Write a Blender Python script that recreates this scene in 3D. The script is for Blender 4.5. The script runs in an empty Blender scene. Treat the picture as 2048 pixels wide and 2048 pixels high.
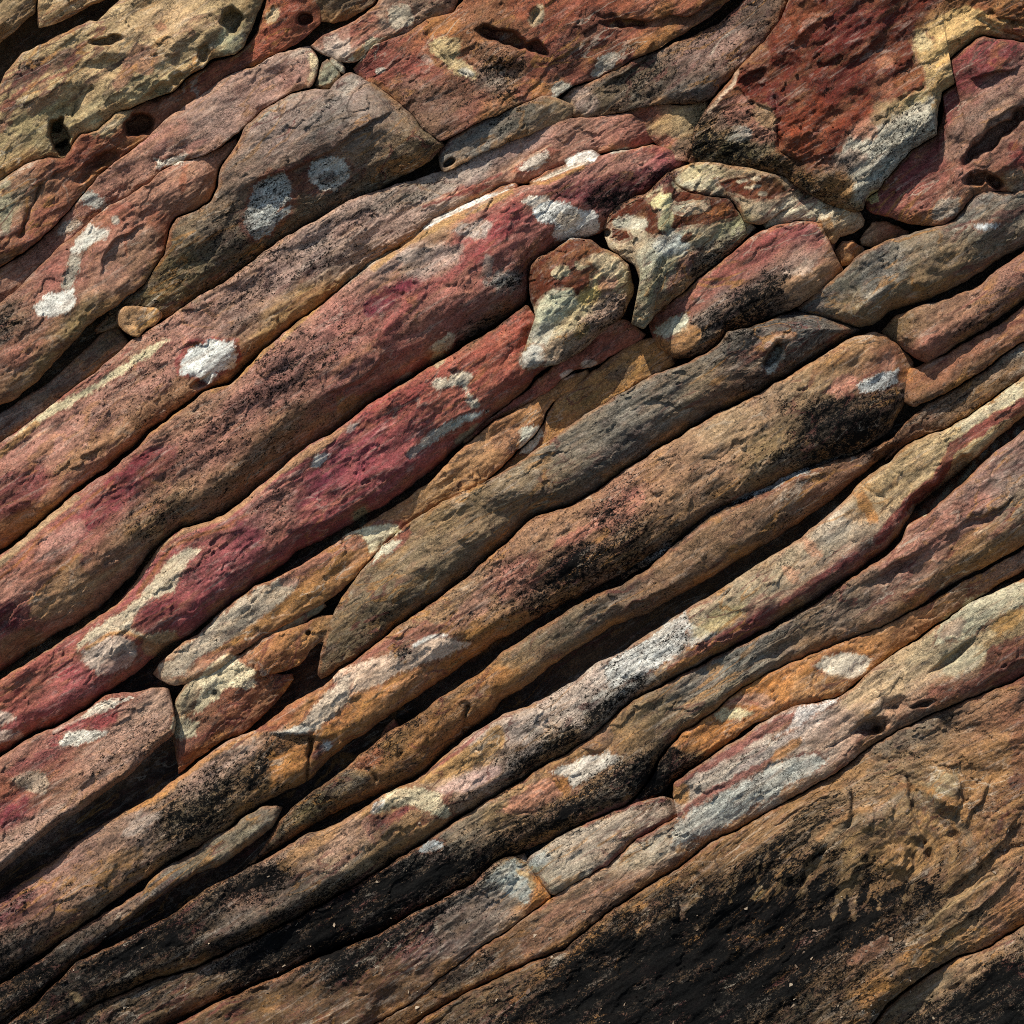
import bpy, math
import numpy as np

# ------------------------------------------------------------------ camera, sky, sun, exposure
S = 0.0025                      # metres per picture unit on the rock slope (2048 units across)
D = 4000.0                      # camera distance in the same units
PITCH = math.radians(32)        # the slope is 58 degrees steep; the camera looks down square onto it
CEN = np.array([0.0, 0.0, 4.0])
AX = np.array([1.0, 0.0, 0.0])
AY = np.array([0.0, math.sin(PITCH), math.cos(PITCH)])
AZ = np.array([0.0, -math.cos(PITCH), math.sin(PITCH)])
scene = bpy.context.scene
COL = scene.collection

cam = bpy.data.cameras.new('camera')
cam.sensor_width = 36
cam.lens = 36 * D / 2048
cam.clip_end = 200
cam_o = bpy.data.objects.new('camera', cam)
cam_o.location = CEN + AZ * D * S
cam_o.rotation_euler = (math.pi / 2 - PITCH, 0, 0)
COL.objects.link(cam_o)
scene.camera = cam_o

sl = np.array([-0.34, 0.77, 0.545]); sl /= np.linalg.norm(sl)
sw = AX * sl[0] + AY * sl[1] + AZ * sl[2]
elev = math.asin(sw[2])
azim = math.atan2(sw[0], sw[1])
world = bpy.data.worlds.new('World')
scene.world = world
world.use_nodes = True
wn = world.node_tree
sky = wn.nodes.new('ShaderNodeTexSky')
sky.sky_type = 'NISHITA'
sky.sun_disc = False
sky.sun_elevation = elev
sky.sun_rotation = azim
wn.links.new(sky.outputs[0], wn.nodes['Background'].inputs[0])
wn.nodes['Background'].inputs[1].default_value = 0.1
sun = bpy.data.lights.new('sun', 'SUN')
sun.energy = 4.2
sun.angle = math.radians(0.5)
sun.color = (1.0, 0.96, 0.90)
sun_o = bpy.data.objects.new('sun', sun)
from mathutils import Vector
sun_o.rotation_euler = Vector(sw).to_track_quat('Z', 'Y').to_euler()
sun_o.location = CEN + sw * 15
COL.objects.link(sun_o)
scene.view_settings.view_transform = 'Standard'
scene.view_settings.look = 'None'
scene.view_settings.gamma = 1
scene.view_settings.use_curve_mapping = False
scene.view_settings.exposure = 0.58
scene.cycles.use_denoising = False
scene.cycles.filter_width = 1.0
scene.cycles.max_bounces = 4
scene.cycles.diffuse_bounces = 2

# ------------------------------------------------------------------ number helpers
rng = np.random.RandomState(7)
PERM = rng.permutation(512).astype(np.int32)
GA = rng.rand(512) * 2 * np.pi
GX, GY = np.cos(GA).astype(np.float32), np.sin(GA).astype(np.float32)


def noise(x, y, seed=0):
    x = np.asarray(x, np.float32) + seed * 17.37
    y = np.asarray(y, np.float32) + seed * 9.71
    xi = np.floor(x).astype(np.int32); yi = np.floor(y).astype(np.int32)
    fx = x - xi; fy = y - yi
    u = fx * fx * fx * (fx * (fx * 6 - 15) + 10)
    v = fy * fy * fy * (fy * (fy * 6 - 15) + 10)

    def g(a, b, dx, dy):
        h = PERM[(PERM[a & 511] + b) & 511]
        return GX[h] * dx + GY[h] * dy
    n00 = g(xi, yi, fx, fy); n10 = g(xi + 1, yi, fx - 1, fy)
    n01 = g(xi, yi + 1, fx, fy - 1); n11 = g(xi + 1, yi + 1, fx - 1, fy - 1)
    a = n00 + u * (n10 - n00); b = n01 + u * (n11 - n01)
    return (a + v * (b - a)) * 1.5


def fbm(x, y, octs, seed=0, gain=0.5):
    t = 0; a = 1.0
    for k in range(octs):
        t = t + a * noise(x, y, seed + k)
        x = x * 2.03; y = y * 2.03; a *= gain
    return t


ANG = math.radians(33)
CA, SA = math.cos(ANG), math.sin(ANG)


def uv(px, py):                 # along the beds, across the beds (down)
    return px * CA - py * SA, px * SA + py * CA


def suv(px, py, sw):            # bedding that curls round a centre
    u, v = uv(px, py)
    if sw is None: return u, v
    cx, cy, R = sw
    dx, dy = px - cx, (py - cy) * 1.15
    r = np.hypot(dx, dy) + 40 * noise(px / 130, py / 130, 141)
    w = np.exp(-(r / R) ** 3) * 0.16
    th = np.arctan2(dy * 0.8 + dx * 0.6, np.abs(dx * 0.8 - dy * 0.6) + 25)
    return u * (1 - w) + th * 300 * w, v * (1 - w) + (v.mean() + r * 0.6) * w


TILE = {'A': (0, 0), 'B': (674, 0), 'C': (1348, 0), 'D': (0, 674), 'E': (674, 674), 'F': (1348, 674),
        'G': (0, 1348), 'H': (674, 1348), 'I': (1348, 1348)}


def pts(s):
    """'x,y x,y' in picture units; a leading tile letter means units of that enlarged tile"""
    tok = s.split()
    ox = oy = 0; k = 1.0; out = []
    for w in tok:
        if w in TILE:
            ox, oy = TILE[w]; k = 2.76
        elif w == 'S':
            ox = oy = 0; k = 1.0
        else:
            a, b = w.split(',')
            out.append((ox + float(a) / k, oy + float(b) / k))
    return np.array(out, float)


def resample(p, n, smooth):
    d = np.r_[0, np.cumsum(np.hypot(*np.diff(p, axis=0).T))]
    m = max(n, int(d[-1] / 3))
    t = np.linspace(0, d[-1], m)
    q = np.c_[np.interp(t, d, p[:, 0]), np.interp(t, d, p[:, 1])]
    w = int(smooth / (d[-1] / (m - 1)))
    if w > 1:
        k = np.hanning(2 * w + 3)[1:-1]; k /= k.sum()
        for c in range(2):
            a, b = q[0, c], q[-1, c]
            # reflect about the ends so that they stay put
            e = np.r_[2 * a - q[w:0:-1, c], q[:, c], 2 * b - q[-2:-w - 2:-1, c]]
            q[:, c] = np.convolve(e, k, 'valid')
    i = np.linspace(0, m - 1, n)
    j = np.arange(m)
    return np.c_[np.interp(i, j, q[:, 0]), np.interp(i, j, q[:, 1])]


def facets(x, y, seed, jit=0.9):
    xi = np.floor(x).astype(np.int32); yi = np.floor(y).astype(np.int32)
    best = np.full(x.shape, 9.0, np.float32); out = np.zeros(x.shape, np.float32)
    for a in (-1, 0, 1):
        for b in (-1, 0, 1):
            h = PERM[(PERM[(xi + a + seed) & 511] + yi + b) & 511]
            h2 = PERM[(h + 91) & 511]; h3 = PERM[(h + 217) & 511]
            dx = x - (xi + a + 0.5 + jit * (h / 512.0 - 0.5)); dy = y - (yi + b + 0.5 + jit * (h2 / 512.0 - 0.5))
            d = dx * dx + dy * dy
            v = (dx * GX[h3] + dy * GY[h3]) + 0.5 * (h2 / 512.0 - 0.5)
            c = d < best
            best = np.where(c, d, best); out = np.where(c, v, out)
    return out


def seg_dist(px, py, poly):
    best = np.full(px.shape, 1e9, np.float32)
    for (x0, y0), (x1, y1) in zip(poly[:-1], poly[1:]):
        dx, dy = x1 - x0, y1 - y0
        L = dx * dx + dy * dy + 1e-9
        t = np.clip(((px - x0) * dx + (py - y0) * dy) / L, 0, 1)
        best = np.minimum(best, (px - x0 - t * dx) ** 2 + (py - y0 - t * dy) ** 2)
    return np.sqrt(best)


def poly_sd(px, py, poly):
    d = seg_dist(px, py, np.vstack([poly, poly[:1]]))
    inside = np.zeros(px.shape, bool)
    j = len(poly) - 1
    for i in range(len(poly)):
        xi, yi = poly[i]; xj, yj = poly[j]
        if yi != yj:
            c = ((yi > py) != (yj > py)) & (px < (xj - xi) * (py - yi) / (yj - yi) + xi)
            inside ^= c
        j = i
    return np.where(inside, -d, d)


def sstep(a, b, x):
    t = np.clip((x - a) / (b - a), 0, 1)
    return t * t * (3 - 2 * t)


def lin(h):
    h = PAL.get(h, h).lstrip('#')
    c = np.array([int(h[i:i + 2], 16) for i in (0, 2, 4)]) / 255.0
    return np.where(c <= 0.04045, c / 12.92, ((c + 0.055) / 1.055) ** 2.4).astype(np.float32)


PAL = dict(tan='#a88c64', sand='#9a7f5a', pgrey='#8c7268', pink='#936258', red='#8a4a40', maroon='#74343a',
           purple='#5c2a35', rust='#50200c', ochre='#a0703a', orange='#ab6f35', brown='#74593f', dbrown='#57432f',
           gbrown='#75634f', grey='#6c665c', dgrey='#4c4a44', cream='#c0ab84', white='#c9c5b6', lich='#a9a99e',
           black='#161615', rose='#a4675f', olive='#6d6040', pale='#b8a58f', buff='#a98a66')

# ------------------------------------------------------------------ rock material (colour comes from the strata and stains)


def rock_material():
    m = bpy.data.materials.new('weathered_sandstone')
    m.use_nodes = True
    nt = m.node_tree; N = nt.nodes; L = nt.links
    bs = N['Principled BSDF']

    def attr(n):
        a = N.new('ShaderNodeAttribute'); a.attribute_name = n; return a

    def noi(vec, scale, det, rough, dist=0.0):
        n = N.new('ShaderNodeTexNoise')
        n.inputs['Scale'].default_value = scale; n.inputs['Detail'].default_value = det
        n.inputs['Roughness'].default_value = rough; n.inputs['Distortion'].default_value = dist
        L.new(vec, n.inputs['Vector']); return n.outputs['Fac']

    def rmap(x, a, b, c, d, clamp=True, smooth=False):
        n = N.new('ShaderNodeMapRange')
        n.clamp = clamp
        if smooth: n.interpolation_type = 'SMOOTHSTEP'
        n.inputs[1].default_value = a; n.inputs[2].default_value = b
        n.inputs[3].default_value = c; n.inputs[4].default_value = d
        L.new(x, n.inputs[0]); return n.outputs[0]

    def mth(op, a, b=None, c=None):
        n = N.new('ShaderNodeMath'); n.operation = op
        for i, v in enumerate((a, b, c)):
            if v is None: continue
            if isinstance(v, (int, float)): n.inputs[i].default_value = v
            else: L.new(v, n.inputs[i])
        return n.outputs[0]

    def mix(f, a, b, mode='MIX'):
        n = N.new('ShaderNodeMix'); n.data_type = 'RGBA'; n.blend_type = mode
        for s, v in ((0, f), (6, a), (7, b)):
            if isinstance(v, (int, float)): n.inputs[s].default_value = v
            elif isinstance(v, tuple): n.inputs[s].default_value = v
            else: L.new(v, n.inputs[s])
        return n.outputs[2]

    P = attr('strata').outputs['Vector']
    col = attr('stain').outputs['Color']
    msk = N.new('ShaderNodeSeparateColor'); L.new(attr('growth').outputs['Color'], msk.inputs[0])
    kb = msk.outputs[0]          # black lichen cover
    kg = msk.outputs[1]          # contrast of the grain
    kband = msk.outputs[2]
    # drifting hue
    h = noi(P, 7, 5, 0.6, 0.4)
    c1 = mix(rmap(h, 0.5, 0.75, 0, 0.30), col, (0.28, 0.16, 0.07, 1))
    h2 = noi(P, 19, 5, 0.65)
    c1 = mix(rmap(h2, 0.52, 0.75, 0, 0.28), c1, (0.20, 0.075, 0.06, 1))
    h3 = noi(P, 31, 4, 0.6)
    c1 = mix(rmap(h3, 0.55, 0.8, 0, 0.35), c1, (0.26, 0.235, 0.19, 1))
    # bedding: thin streaks that follow the strata
    mp = N.new('ShaderNodeMapping'); mp.inputs['Scale'].default_value = (0.16, 1, 0.5); L.new(P, mp.inputs[0])
    st = noi(mp.outputs[0], 30, 6, 0.65, 0.5)
    c1 = mix(rmap(st, 0.52, 0.64, 0, 0.28), c1, (0.26, 0.14, 0.06, 1))
    st2 = noi(mp.outputs[0], 47, 6, 0.65, 0.4)
    c1 = mix(rmap(st2, 0.55, 0.66, 0, 0.3), c1, (0.12, 0.045, 0.035, 1))
    st3 = noi(mp.outputs[0], 38, 5, 0.6, 0.4)
    c1 = mix(rmap(st3, 0.57, 0.68, 0, 0.3), c1, (0.40, 0.33, 0.25, 1))
    # iron rings: thin contour bands that wander with the bedding
    mp3 = N.new('ShaderNodeMapping'); mp3.inputs['Scale'].default_value = (0.42, 1, 0.6); L.new(P, mp3.inputs[0])

    def rings(scale, turns, det, width, gs, g0, g1, colr, amt, cin):
        f = mth('FRACT', mth('MULTIPLY', noi(mp3.outputs[0], scale, det, 0.5, 0.6), turns))
        line = rmap(mth('ABSOLUTE', mth('SUBTRACT', f, 0.5)), width * 0.35, width, 1, 0, smooth=True)
        gt = rmap(noi(P, gs, 3, 0.6), g0, g1, 0, amt)
        return mix(mth('MULTIPLY', mth('MULTIPLY', line, gt), kband), cin, colr)
    c1 = rings(4.2, 9, 4, 0.13, 3.1, 0.48, 0.60, (0.32, 0.15, 0.04, 1), 1.2, c1)
    c1 = rings(3.1, 8, 5, 0.09, 2.7, 0.47, 0.60, (0.11, 0.03, 0.024, 1), 1.3, c1)
    c1 = rings(5.3, 7, 4, 0.08, 3.7, 0.52, 0.64, (0.42, 0.35, 0.25, 1), 1.0, c1)
    c1 = rings(2.3, 11, 6, 0.07, 2.2, 0.48, 0.6, (0.05, 0.032, 0.022, 1), 1.4, c1)
    # tone of the grain
    a = rmap(noi(P, 16, 8, 0.68, 0.3), 0.3, 0.7, 0.66, 1.3)
    b = rmap(noi(P, 52, 5, 0.7), 0.3, 0.7, 0.7, 1.28)
    g = rmap(noi(P, 150, 4, 0.75), 0.28, 0.72, 0.32, 1.66)
    tone = mth('MULTIPLY', mth('MULTIPLY', a, b), g)
    cc = N.new('ShaderNodeCombineColor')
    for i in range(3): L.new(tone, cc.inputs[i])
    c2 = mix(1.0, c1, cc.outputs[0], 'MULTIPLY')
    # scribbled dark hairlines
    ln = mth('ABSOLUTE', mth('SUBTRACT', noi(P, 22, 7, 0.62, 1.6), 0.5))
    gate = rmap(noi(P, 11, 4, 0.6), 0.43, 0.55, 0, 0.95)
    hair = mth('MULTIPLY', rmap(ln, 0.003, 0.013, 1, 0), gate)
    c3 = mix(hair, c2, (0.02, 0.017, 0.015, 1))
    # black lichen in crumbs and ragged sheets
    sp = noi(P, 56, 9, 0.78, 0.8)
    sp2 = noi(P, 190, 4, 0.75, 0.8)
    s = mth('ADD', mth('MULTIPLY', sp, 0.6), mth('MULTIPLY', sp2, 0.4))
    th = mth('SUBTRACT', mth('MULTIPLY_ADD', kb, -0.255, 0.63), rmap(kb, 0.75, 0.95, 0, 0.14, smooth=True))
    bl = mth('DIVIDE', mth('SUBTRACT', s, th), 0.04)
    bl = mth('MULTIPLY', rmap(bl, 0, 1, 0, 1, smooth=True), rmap(kb, 0.0, 0.08, 0, 0.985))
    blackc = mix(rmap(g, 0.55, 1.45, 0, 1), (0.002, 0.002, 0.002, 1), (0.007, 0.007, 0.0064, 1))
    c3 = mix(rmap(noi(P, 170, 5, 0.8, 0.5), 0.61, 0.67, 0, 0.3), c3, (0.48, 0.40, 0.33, 1))
    c4 = mix(bl, c3, blackc)
    L.new(c4, bs.inputs['Base Color'])
    bs.inputs['Roughness'].default_value = 0.85
    L.new(rmap(bl, 0, 1, 0.14, 0.03), bs.inputs['Specular IOR Level'])
    # fine relief
    mp2 = N.new('ShaderNodeMapping'); mp2.inputs['Scale'].default_value = (0.35, 1, 1); L.new(P, mp2.inputs[0])
    hgt = mth('ADD', mth('ADD', mth('MULTIPLY', noi(P, 60, 9, 0.72, 0.3), 0.55), mth('MULTIPLY', noi(mp2.outputs[0], 70, 7, 0.7, 0.6), 0.6)), mth('MULTIPLY', noi(P, 230, 4, 0.75), 0.8))
    hgt = mth('SUBTRACT', hgt, mth('MULTIPLY', hair, 0.25))
    hgt = mth('ADD', hgt, mth('MULTIPLY', bl, 0.06))
    bp = N.new('ShaderNodeBump'); L.new(mth('MULTIPLY', kg, 0.85), bp.inputs['Strength'])
    bp.inputs['Distance'].default_value = 0.007
    L.new(hgt, bp.inputs['Height']); L.new(bp.outputs[0], bs.inputs['Normal'])
    return m


ROCK = rock_material()

# ------------------------------------------------------------------ features: cracks, ledges, hollows, swellings
CRACKS, STEPS, PITS = [], [], []


def crack(s, w=3.0, d=10.0): CRACKS.append((pts(s), w, d))
def step(s, dz=10.0, fall=60.0): STEPS.append((pts(s), dz, fall))       # stands proud on the right of the line's direction
def pit(s, rx, ry, ang=0.0, d=40.0, sharp=0.35): PITS.append((pts(s)[0], rx, ry, math.radians(ang), d, sharp))
def bump(s, rx, ry, ang=0.0, h=20.0): PITS.append((pts(s)[0], rx, ry, math.radians(ang), -h, 1.0))


PATCHES = []                     # painted in order


def area(s, col, f=4.0, n=6.0, op=1.0, k=None, part=None, label=None): PATCHES.append(('a', pts(s), 0, col, f, n, op, k, part, label))
def line(s, w, col, f=3.0, n=4.0, op=1.0, k=None, part=None, label=None): PATCHES.append(('l', pts(s), w, col, f, n, op, k, part, label))


def spot(s, rx, ry, ang, col, f=4.0, n=6.0, op=1.0, k=None, part=None, label=None):
    c = pts(s)[0]; a = math.radians(ang)
    t = np.linspace(0, 2 * np.pi, 15)[:-1]
    x = rx * np.cos(t); y = ry * np.sin(t)
    q = np.c_[c[0] + x * math.cos(a) + y * math.sin(a), c[1] - x * math.sin(a) + y * math.cos(a)]
    PATCHES.append(('a', q, 0, col, f, n, op, k, part, label))


def relief(px, py, z):
    for (p, w, d) in CRACKS:
        m = (px > p[:, 0].min() - 4 * w) & (px < p[:, 0].max() + 4 * w) & (py > p[:, 1].min() - 4 * w) & (py < p[:, 1].max() + 4 * w)
        if not m.any(): continue
        x, y = px[m], py[m]
        wx = noise(x / 22, y / 22, 31) * 5; wy = noise(x / 22, y / 22, 37) * 5
        dd = seg_dist(x + wx, y + wy, p)
        ww = w * np.clip(0.9 + 0.9 * noise(x / 28, y / 28, 41), 0.35, 2)
        z[m] -= d * np.clip(0.75 + 0.7 * noise(x / 33, y / 33, 45), 0.15, 1.3) * np.exp(-np.abs(dd / ww) ** 1.6)
    for (p, dz, fall) in STEPS:
        r = fall * 2.5
        m = (px > p[:, 0].min() - r) & (px < p[:, 0].max() + r) & (py > p[:, 1].min() - r) & (py < p[:, 1].max() + r)
        if not m.any(): continue
        x, y = px[m], py[m]
        x = x + noise(x / 30, y / 30, 51) * 5; y = y + noise(x / 30, y / 30, 57) * 5
        best = np.full(x.shape, 1e9); side = np.zeros(x.shape); tt = np.zeros(x.shape)
        L = len(p) - 1
        for i, ((x0, y0), (x1, y1)) in enumerate(zip(p[:-1], p[1:])):
            dx, dy = x1 - x0, y1 - y0
            t = np.clip(((x - x0) * dx + (y - y0) * dy) / (dx * dx + dy * dy), 0, 1)
            d2 = (x - x0 - t * dx) ** 2 + (y - y0 - t * dy) ** 2
            c = d2 < best
            best = np.where(c, d2, best); side = np.where(c, (x - x0) * dy - (y - y0) * dx, side)
            tt = np.where(c, (i + t) / L, tt)
        b = np.sqrt(best)
        ends = np.clip(np.minimum(tt, 1 - tt) * 5, 0, 1)
        sd = np.where(side < 0, b, -b)
        z[m] += dz * ends * sstep(-3, 3, sd) * np.exp(-np.clip(sd, 0, None) / fall)
    for (c, rx, ry, a, d, sharp) in PITS:
        r = max(rx, ry) * 1.6
        m = (abs(px - c[0]) < r) & (abs(py - c[1]) < r)
        if not m.any(): continue
        x = px[m] - c[0]; y = py[m] - c[1]
        wr = min(10.0, 0.34 * min(rx, ry)) + 1
        x = x + fbm(px[m] / 30, py[m] / 30, 2, 61) * wr; y = y + fbm(px[m] / 30, py[m] / 30, 2, 67) * wr
        e = np.hypot((x * math.cos(a) - y * math.sin(a)) / rx, (x * math.sin(a) + y * math.cos(a)) / ry)
        z[m] -= d * (1 - sstep(1 - sharp, 1 + sharp * 0.4, e))
    return z


DARKFILM = np.array([0.034, 0.025, 0.018], np.float32)


def paint(px, py, pts_col, smooth=18.0):
    u, v = uv(px, py)
    wu = fbm(u / 70, v / 28, 3, 71) * 22; wv = fbm(u / 60, v / 24, 3, 77) * 10
    u2, v2 = u + wu, v + wv
    C = np.zeros(px.shape + (3,), np.float32); K = np.zeros(px.shape, np.float32); W = np.zeros(px.shape, np.float32)
    for (x, y, c, k) in pts_col:
        a, b = uv(x, y)
        d2 = ((u2 - a) * 0.5) ** 2 + (v2 - b) ** 2 + smooth ** 2
        w = 1 / d2 ** 1.7
        C += w[:, None] * lin(c); K += w * k; W += w
    C /= W[:, None]; K /= W
    part = np.zeros(px.shape, np.int32)
    # ragged edges for the stains
    e1 = noise(px / 26, py / 26, 81); e2 = noise(px / 9, py / 9, 83); e3 = noise(px / 4, py / 4, 85)
    e4 = noise(u / 24, v / 10, 87) + 0.6 * noise(u / 10, v / 5, 89)
    er = 0.8 * e1 + 0.45 * e2 + 0.35 * e3
    x0, x1, y0, y1 = px.min(), px.max(), py.min(), py.max()
    for i, (kind, p, w, col, f, n, op, k, pn, lab) in enumerate(PATCHES):
        r = w + f * 3.6 + n * 2.6 + 8
        if p[:, 0].max() + r < x0 or p[:, 0].min() - r > x1 or p[:, 1].max() + r < y0 or p[:, 1].min() - r > y1: continue
        m = np.nonzero((px > p[:, 0].min() - r) & (px < p[:, 0].max() + r) & (py > p[:, 1].min() - r) & (py < p[:, 1].max() + r))[0]
        if not len(m): continue
        sd = poly_sd(px[m], py[m], p) if kind == 'a' else seg_dist(px[m], py[m], p) - w * (0.75 + 0.5 * e1[m])
        dark = bool(k and k > 0.68)
        sd = sd + er[m] * n + (2.5 * e3[m] + 2.6 * e4[m] if pn and pn.endswith(('lichen_patch', 'pale_patch')) else 0) + (9 * e4[m] if dark else 0)
        if not dark: f = f * 0.55
        al = sstep(f * (3.6 if dark else 1), -f * (2.6 if dark else 1), sd) * op
        cl = lin(col)
        C[m] += (al * (0.7 if k and k > 0.68 and cl.max() < 0.03 else 1.0))[:, None] * ((np.maximum(cl, DARKFILM) if k and k > 0.68 and cl.max() < 0.03 else cl) - C[m])
        if pn and pn != 'maroon_patch' and op > 0.8:
            ring = sstep(9, 4, sd) * sstep(-1, 3, sd) * np.clip(0.55 + 0.8 * e1[m], 0, 0.8)
            C[m] += ring[:, None] * (np.array([0.17, 0.055, 0.04], np.float32) - C[m])
        if k is not None: K[m] += al * (k - K[m])
        elif op > 0.5: K[m] *= (1 - 0.6 * al)
        if pn: part[m[al > 0.5 * op]] = i + 1
        elif op > 0.7: part[m[al > 0.6]] = 0
    lum = (C @ np.array([0.25, 0.6, 0.15], np.float32))[:, None]
    ex = np.clip((C[:, 0] - C[:, 1]) / (C[:, 0] + 1e-4), 0, 1)
    C[:, 2] *= 1 - 0.28 * ex
    C = (lum + (C - lum) * 0.86) * np.array([1.09, 1.06, 0.97], np.float32)
    K = K * 0.95 * (1 + 0.22 * fbm(u / 90, v / 30, 3, 121))
    return C, np.clip(K, 0, 1), part


# ------------------------------------------------------------------ building the beds
SURF = []
RES = 2.45
AREA = [0]
BAND = [0.5]


def surf(z, s):                                                        # picture units + height -> world
    k = (D - z) / D
    x = (s[0] - 1024) * k; y = -(s[1] - 1024) * k
    return CEN + (x[:, None] * AX + y[:, None] * AY + z[:, None] * AZ) * S


def make_mesh(name, co, faces, C, K, G, P, nrm):
    me = bpy.data.meshes.new(name)
    nv, nf = len(co), len(faces)
    me.vertices.add(nv); me.vertices.foreach_set('co', co.astype(np.float32).ravel())
    me.loops.add(nf * 4); me.loops.foreach_set('vertex_index', faces.astype(np.int32).ravel())
    me.polygons.add(nf); me.polygons.foreach_set('loop_start', np.arange(0, nf * 4, 4, dtype=np.int32))
    me.polygons.foreach_set('use_smooth', np.ones(nf, bool))
    me.update(calc_edges=True)
    a = me.attributes.new('stain', 'FLOAT_COLOR', 'POINT')
    a.data.foreach_set('color', np.c_[C, np.ones(nv)].astype(np.float32).ravel())
    a = me.attributes.new('growth', 'FLOAT_COLOR', 'POINT')
    a.data.foreach_set('color', np.c_[K, G, nrm, np.ones(nv)].astype(np.float32).ravel())
    a = me.attributes.new('strata', 'FLOAT_VECTOR', 'POINT')
    a.data.foreach_set('vector', P.astype(np.float32).ravel())
    me.materials.append(ROCK)
    return me


def rock(name, label, cat, top, bot, cols, H=40, rt=0.3, rb=0.6, base=0, zt=0.7, zb=0.5, capl=None, capr=None,
         tilt=0.0, rough=1.0, smooth=14, group=None, res=None, deep=95, kind=None, csm=18.0, wob=1.0, parent=None, grow=2.0, rim=0.62, band=0.5, facet=1.0, swirl=None, kk=1.0):
    """one bed or stone: lofted between its upper and its lower edge, swelling towards the viewer, its rim turned in"""
    res = res or RES
    H = H * 1.08; BAND[0] = band
    T, B = pts(top), pts(bot)
    if capl is not None and np.hypot(*(T[0] - B[0])) > 30: pass
    lt = np.hypot(*np.diff(T, axis=0).T).sum(); lb = np.hypot(*np.diff(B, axis=0).T).sum()
    n = max(12, int(max(lt, lb) / res))
    T, B = resample(T, n, smooth), resample(B, n, smooth)
    for q, sd in ((T, 3), (B, 3)):
        q[:, 1] += wob * (3.0 * noise(q[:, 0] / 45, q[:, 1] / 45, sd) + 1.6 * noise(q[:, 0] / 15, q[:, 1] / 15, sd + 1))
        q[:, 0] += wob * (1.5 * noise(q[:, 0] / 20, q[:, 1] / 20, sd + 2))
    dv = (B - T) / (np.hypot(*(B - T).T)[:, None] + 1e-3)
    T = T - dv * grow; B = B + dv * grow
    W = np.hypot(*(B - T).T)
    m = max(8, int(np.percentile(W, 90) / res))
    l = np.linspace(0, 1, m)
    s = 0.6 * l + 0.4 * (0.5 - 0.5 * np.cos(np.pi * l))
    px = T[:, None, 0] + (B - T)[:, None, 0] * s
    py = T[:, None, 1] + (B - T)[:, None, 1] * s
    w = W[:, None] + 1e-3
    w = np.maximum(w, 1.0)
    f0 = fbm(px / 130, py / 130, 2, 11)
    rtn = np.clip(rt * 0.75 * (1 + 0.35 * f0), 0.03, 1); rbn = np.clip(rb * 1.0 * (1 - 0.3 * f0), 0.03, 1)

    def q(x):
        x = np.clip(x, 0, 1)
        return np.clip(1 - (1 - x) ** 2.4, 0, 1) ** (1 / 2.2)
    def qb(x):
        x = np.clip(x, 0, 1)
        return np.sqrt(np.clip(1 - (1 - x) ** 2, 0, 1))
    f = (zt + (1 - zt) * q(s[None] / rtn)) * (zb + (1 - zb) * qb((1 - s[None]) / rbn))
    t = np.arange(n)[:, None] * max(lt, lb) / n
    if capl: f = f * q(t / capl + 1e-3)
    if capr: f = f * q((t[::-1]) / capr + 1e-3)
    wm = np.percentile(W, 75)
    hs = np.clip(w / wm, 0.05, 1.5) ** 0.8
    z = base + H * hs * f + tilt * (s[None] - 0.5) * w
    # the rock's own relief
    u, v = suv(px, py, swirl)
    z = z + np.minimum(w, 200) * 0.30 * noise(u / 230, v / 400, 63) * (s[None] - 0.5)
    env = np.clip(0.25 + f, 0, 1) * np.clip(w / 60, 0.25, 1) * rough
    z = z + env * (10 * fbm(u / 260, v / 120, 2, 13) + 5.5 * fbm(u / 80, v / 45, 2, 17)
                   + 1.6 * fbm(u / 110, v / 16, 3, 19) * (0.6 + noise(u / 240, v / 90, 23))
                   + 0.8 * fbm(u / 26, v / 18, 3, 29, 0.55))
    wx = fbm(u / 50, v / 30, 3, 91) * 0.35; wy = fbm(u / 50, v / 30, 3, 95) * 0.35
    z = z + env * facet * 0.5 * (8.0 * facets(u / 120 + wx, v / 48 + wy, 5) + 2.6 * facets(u / 46 + wx * 1.5, v / 22 + wy * 1.5, 9)
                           + 0.9 * facets(u / 19 + wx * 2, v / 11 + wy * 2, 13))
    lam = v / 13 + 1.2 * fbm(u / 150, v / 60, 3, 99)
    lam = lam - np.floor(lam)
    z = z + env * 1.5 * (sstep(0.0, 0.12, lam) * (1 - lam)) * np.clip(fbm(u / 170, v / 50, 2, 101) * 1.6 + 0.25, 0, 1)
    rg = 1 - np.abs(noise(u / 70, v / 26, 43) + 0.5 * noise(u / 25, v / 12, 47))
    z = z - env * 1.6 * np.clip(rg - 0.86, 0, 1) / 0.14 * np.clip(noise(u / 160, v / 70, 53) + 0.15, 0, 1)
    z = relief(px.ravel().copy(), py.ravel().copy(), z.ravel()).reshape(px.shape)
    # turn the rim in
    def pad(a): return np.pad(a, 2, mode='edge')
    px, py, z = pad(px), pad(py), pad(z)
    cx, cy = px.mean(1, keepdims=True), py.mean(1, keepdims=True)
    ring = np.zeros(px.shape); ring[0] = ring[-1] = 2; ring[:, 0] = ring[:, -1] = 2
    r1 = np.zeros(px.shape); r1[1, :] = r1[-2, :] = 1; r1[:, 1] = r1[:, -2] = 1
    ring = np.maximum(ring, r1)
    for k, frac in ((1, 0.004), (2, 0.05)):
        mk = ring == k
        px = np.where(mk, px + (cx - px) * frac, px); py = np.where(mk, py + (cy - py) * frac, py)
        z = np.where(mk, np.minimum(z, base) - (9 if k == 1 else deep), z)
    NN, MM = px.shape
    idx = np.arange(NN * MM).reshape(NN, MM)
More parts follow.
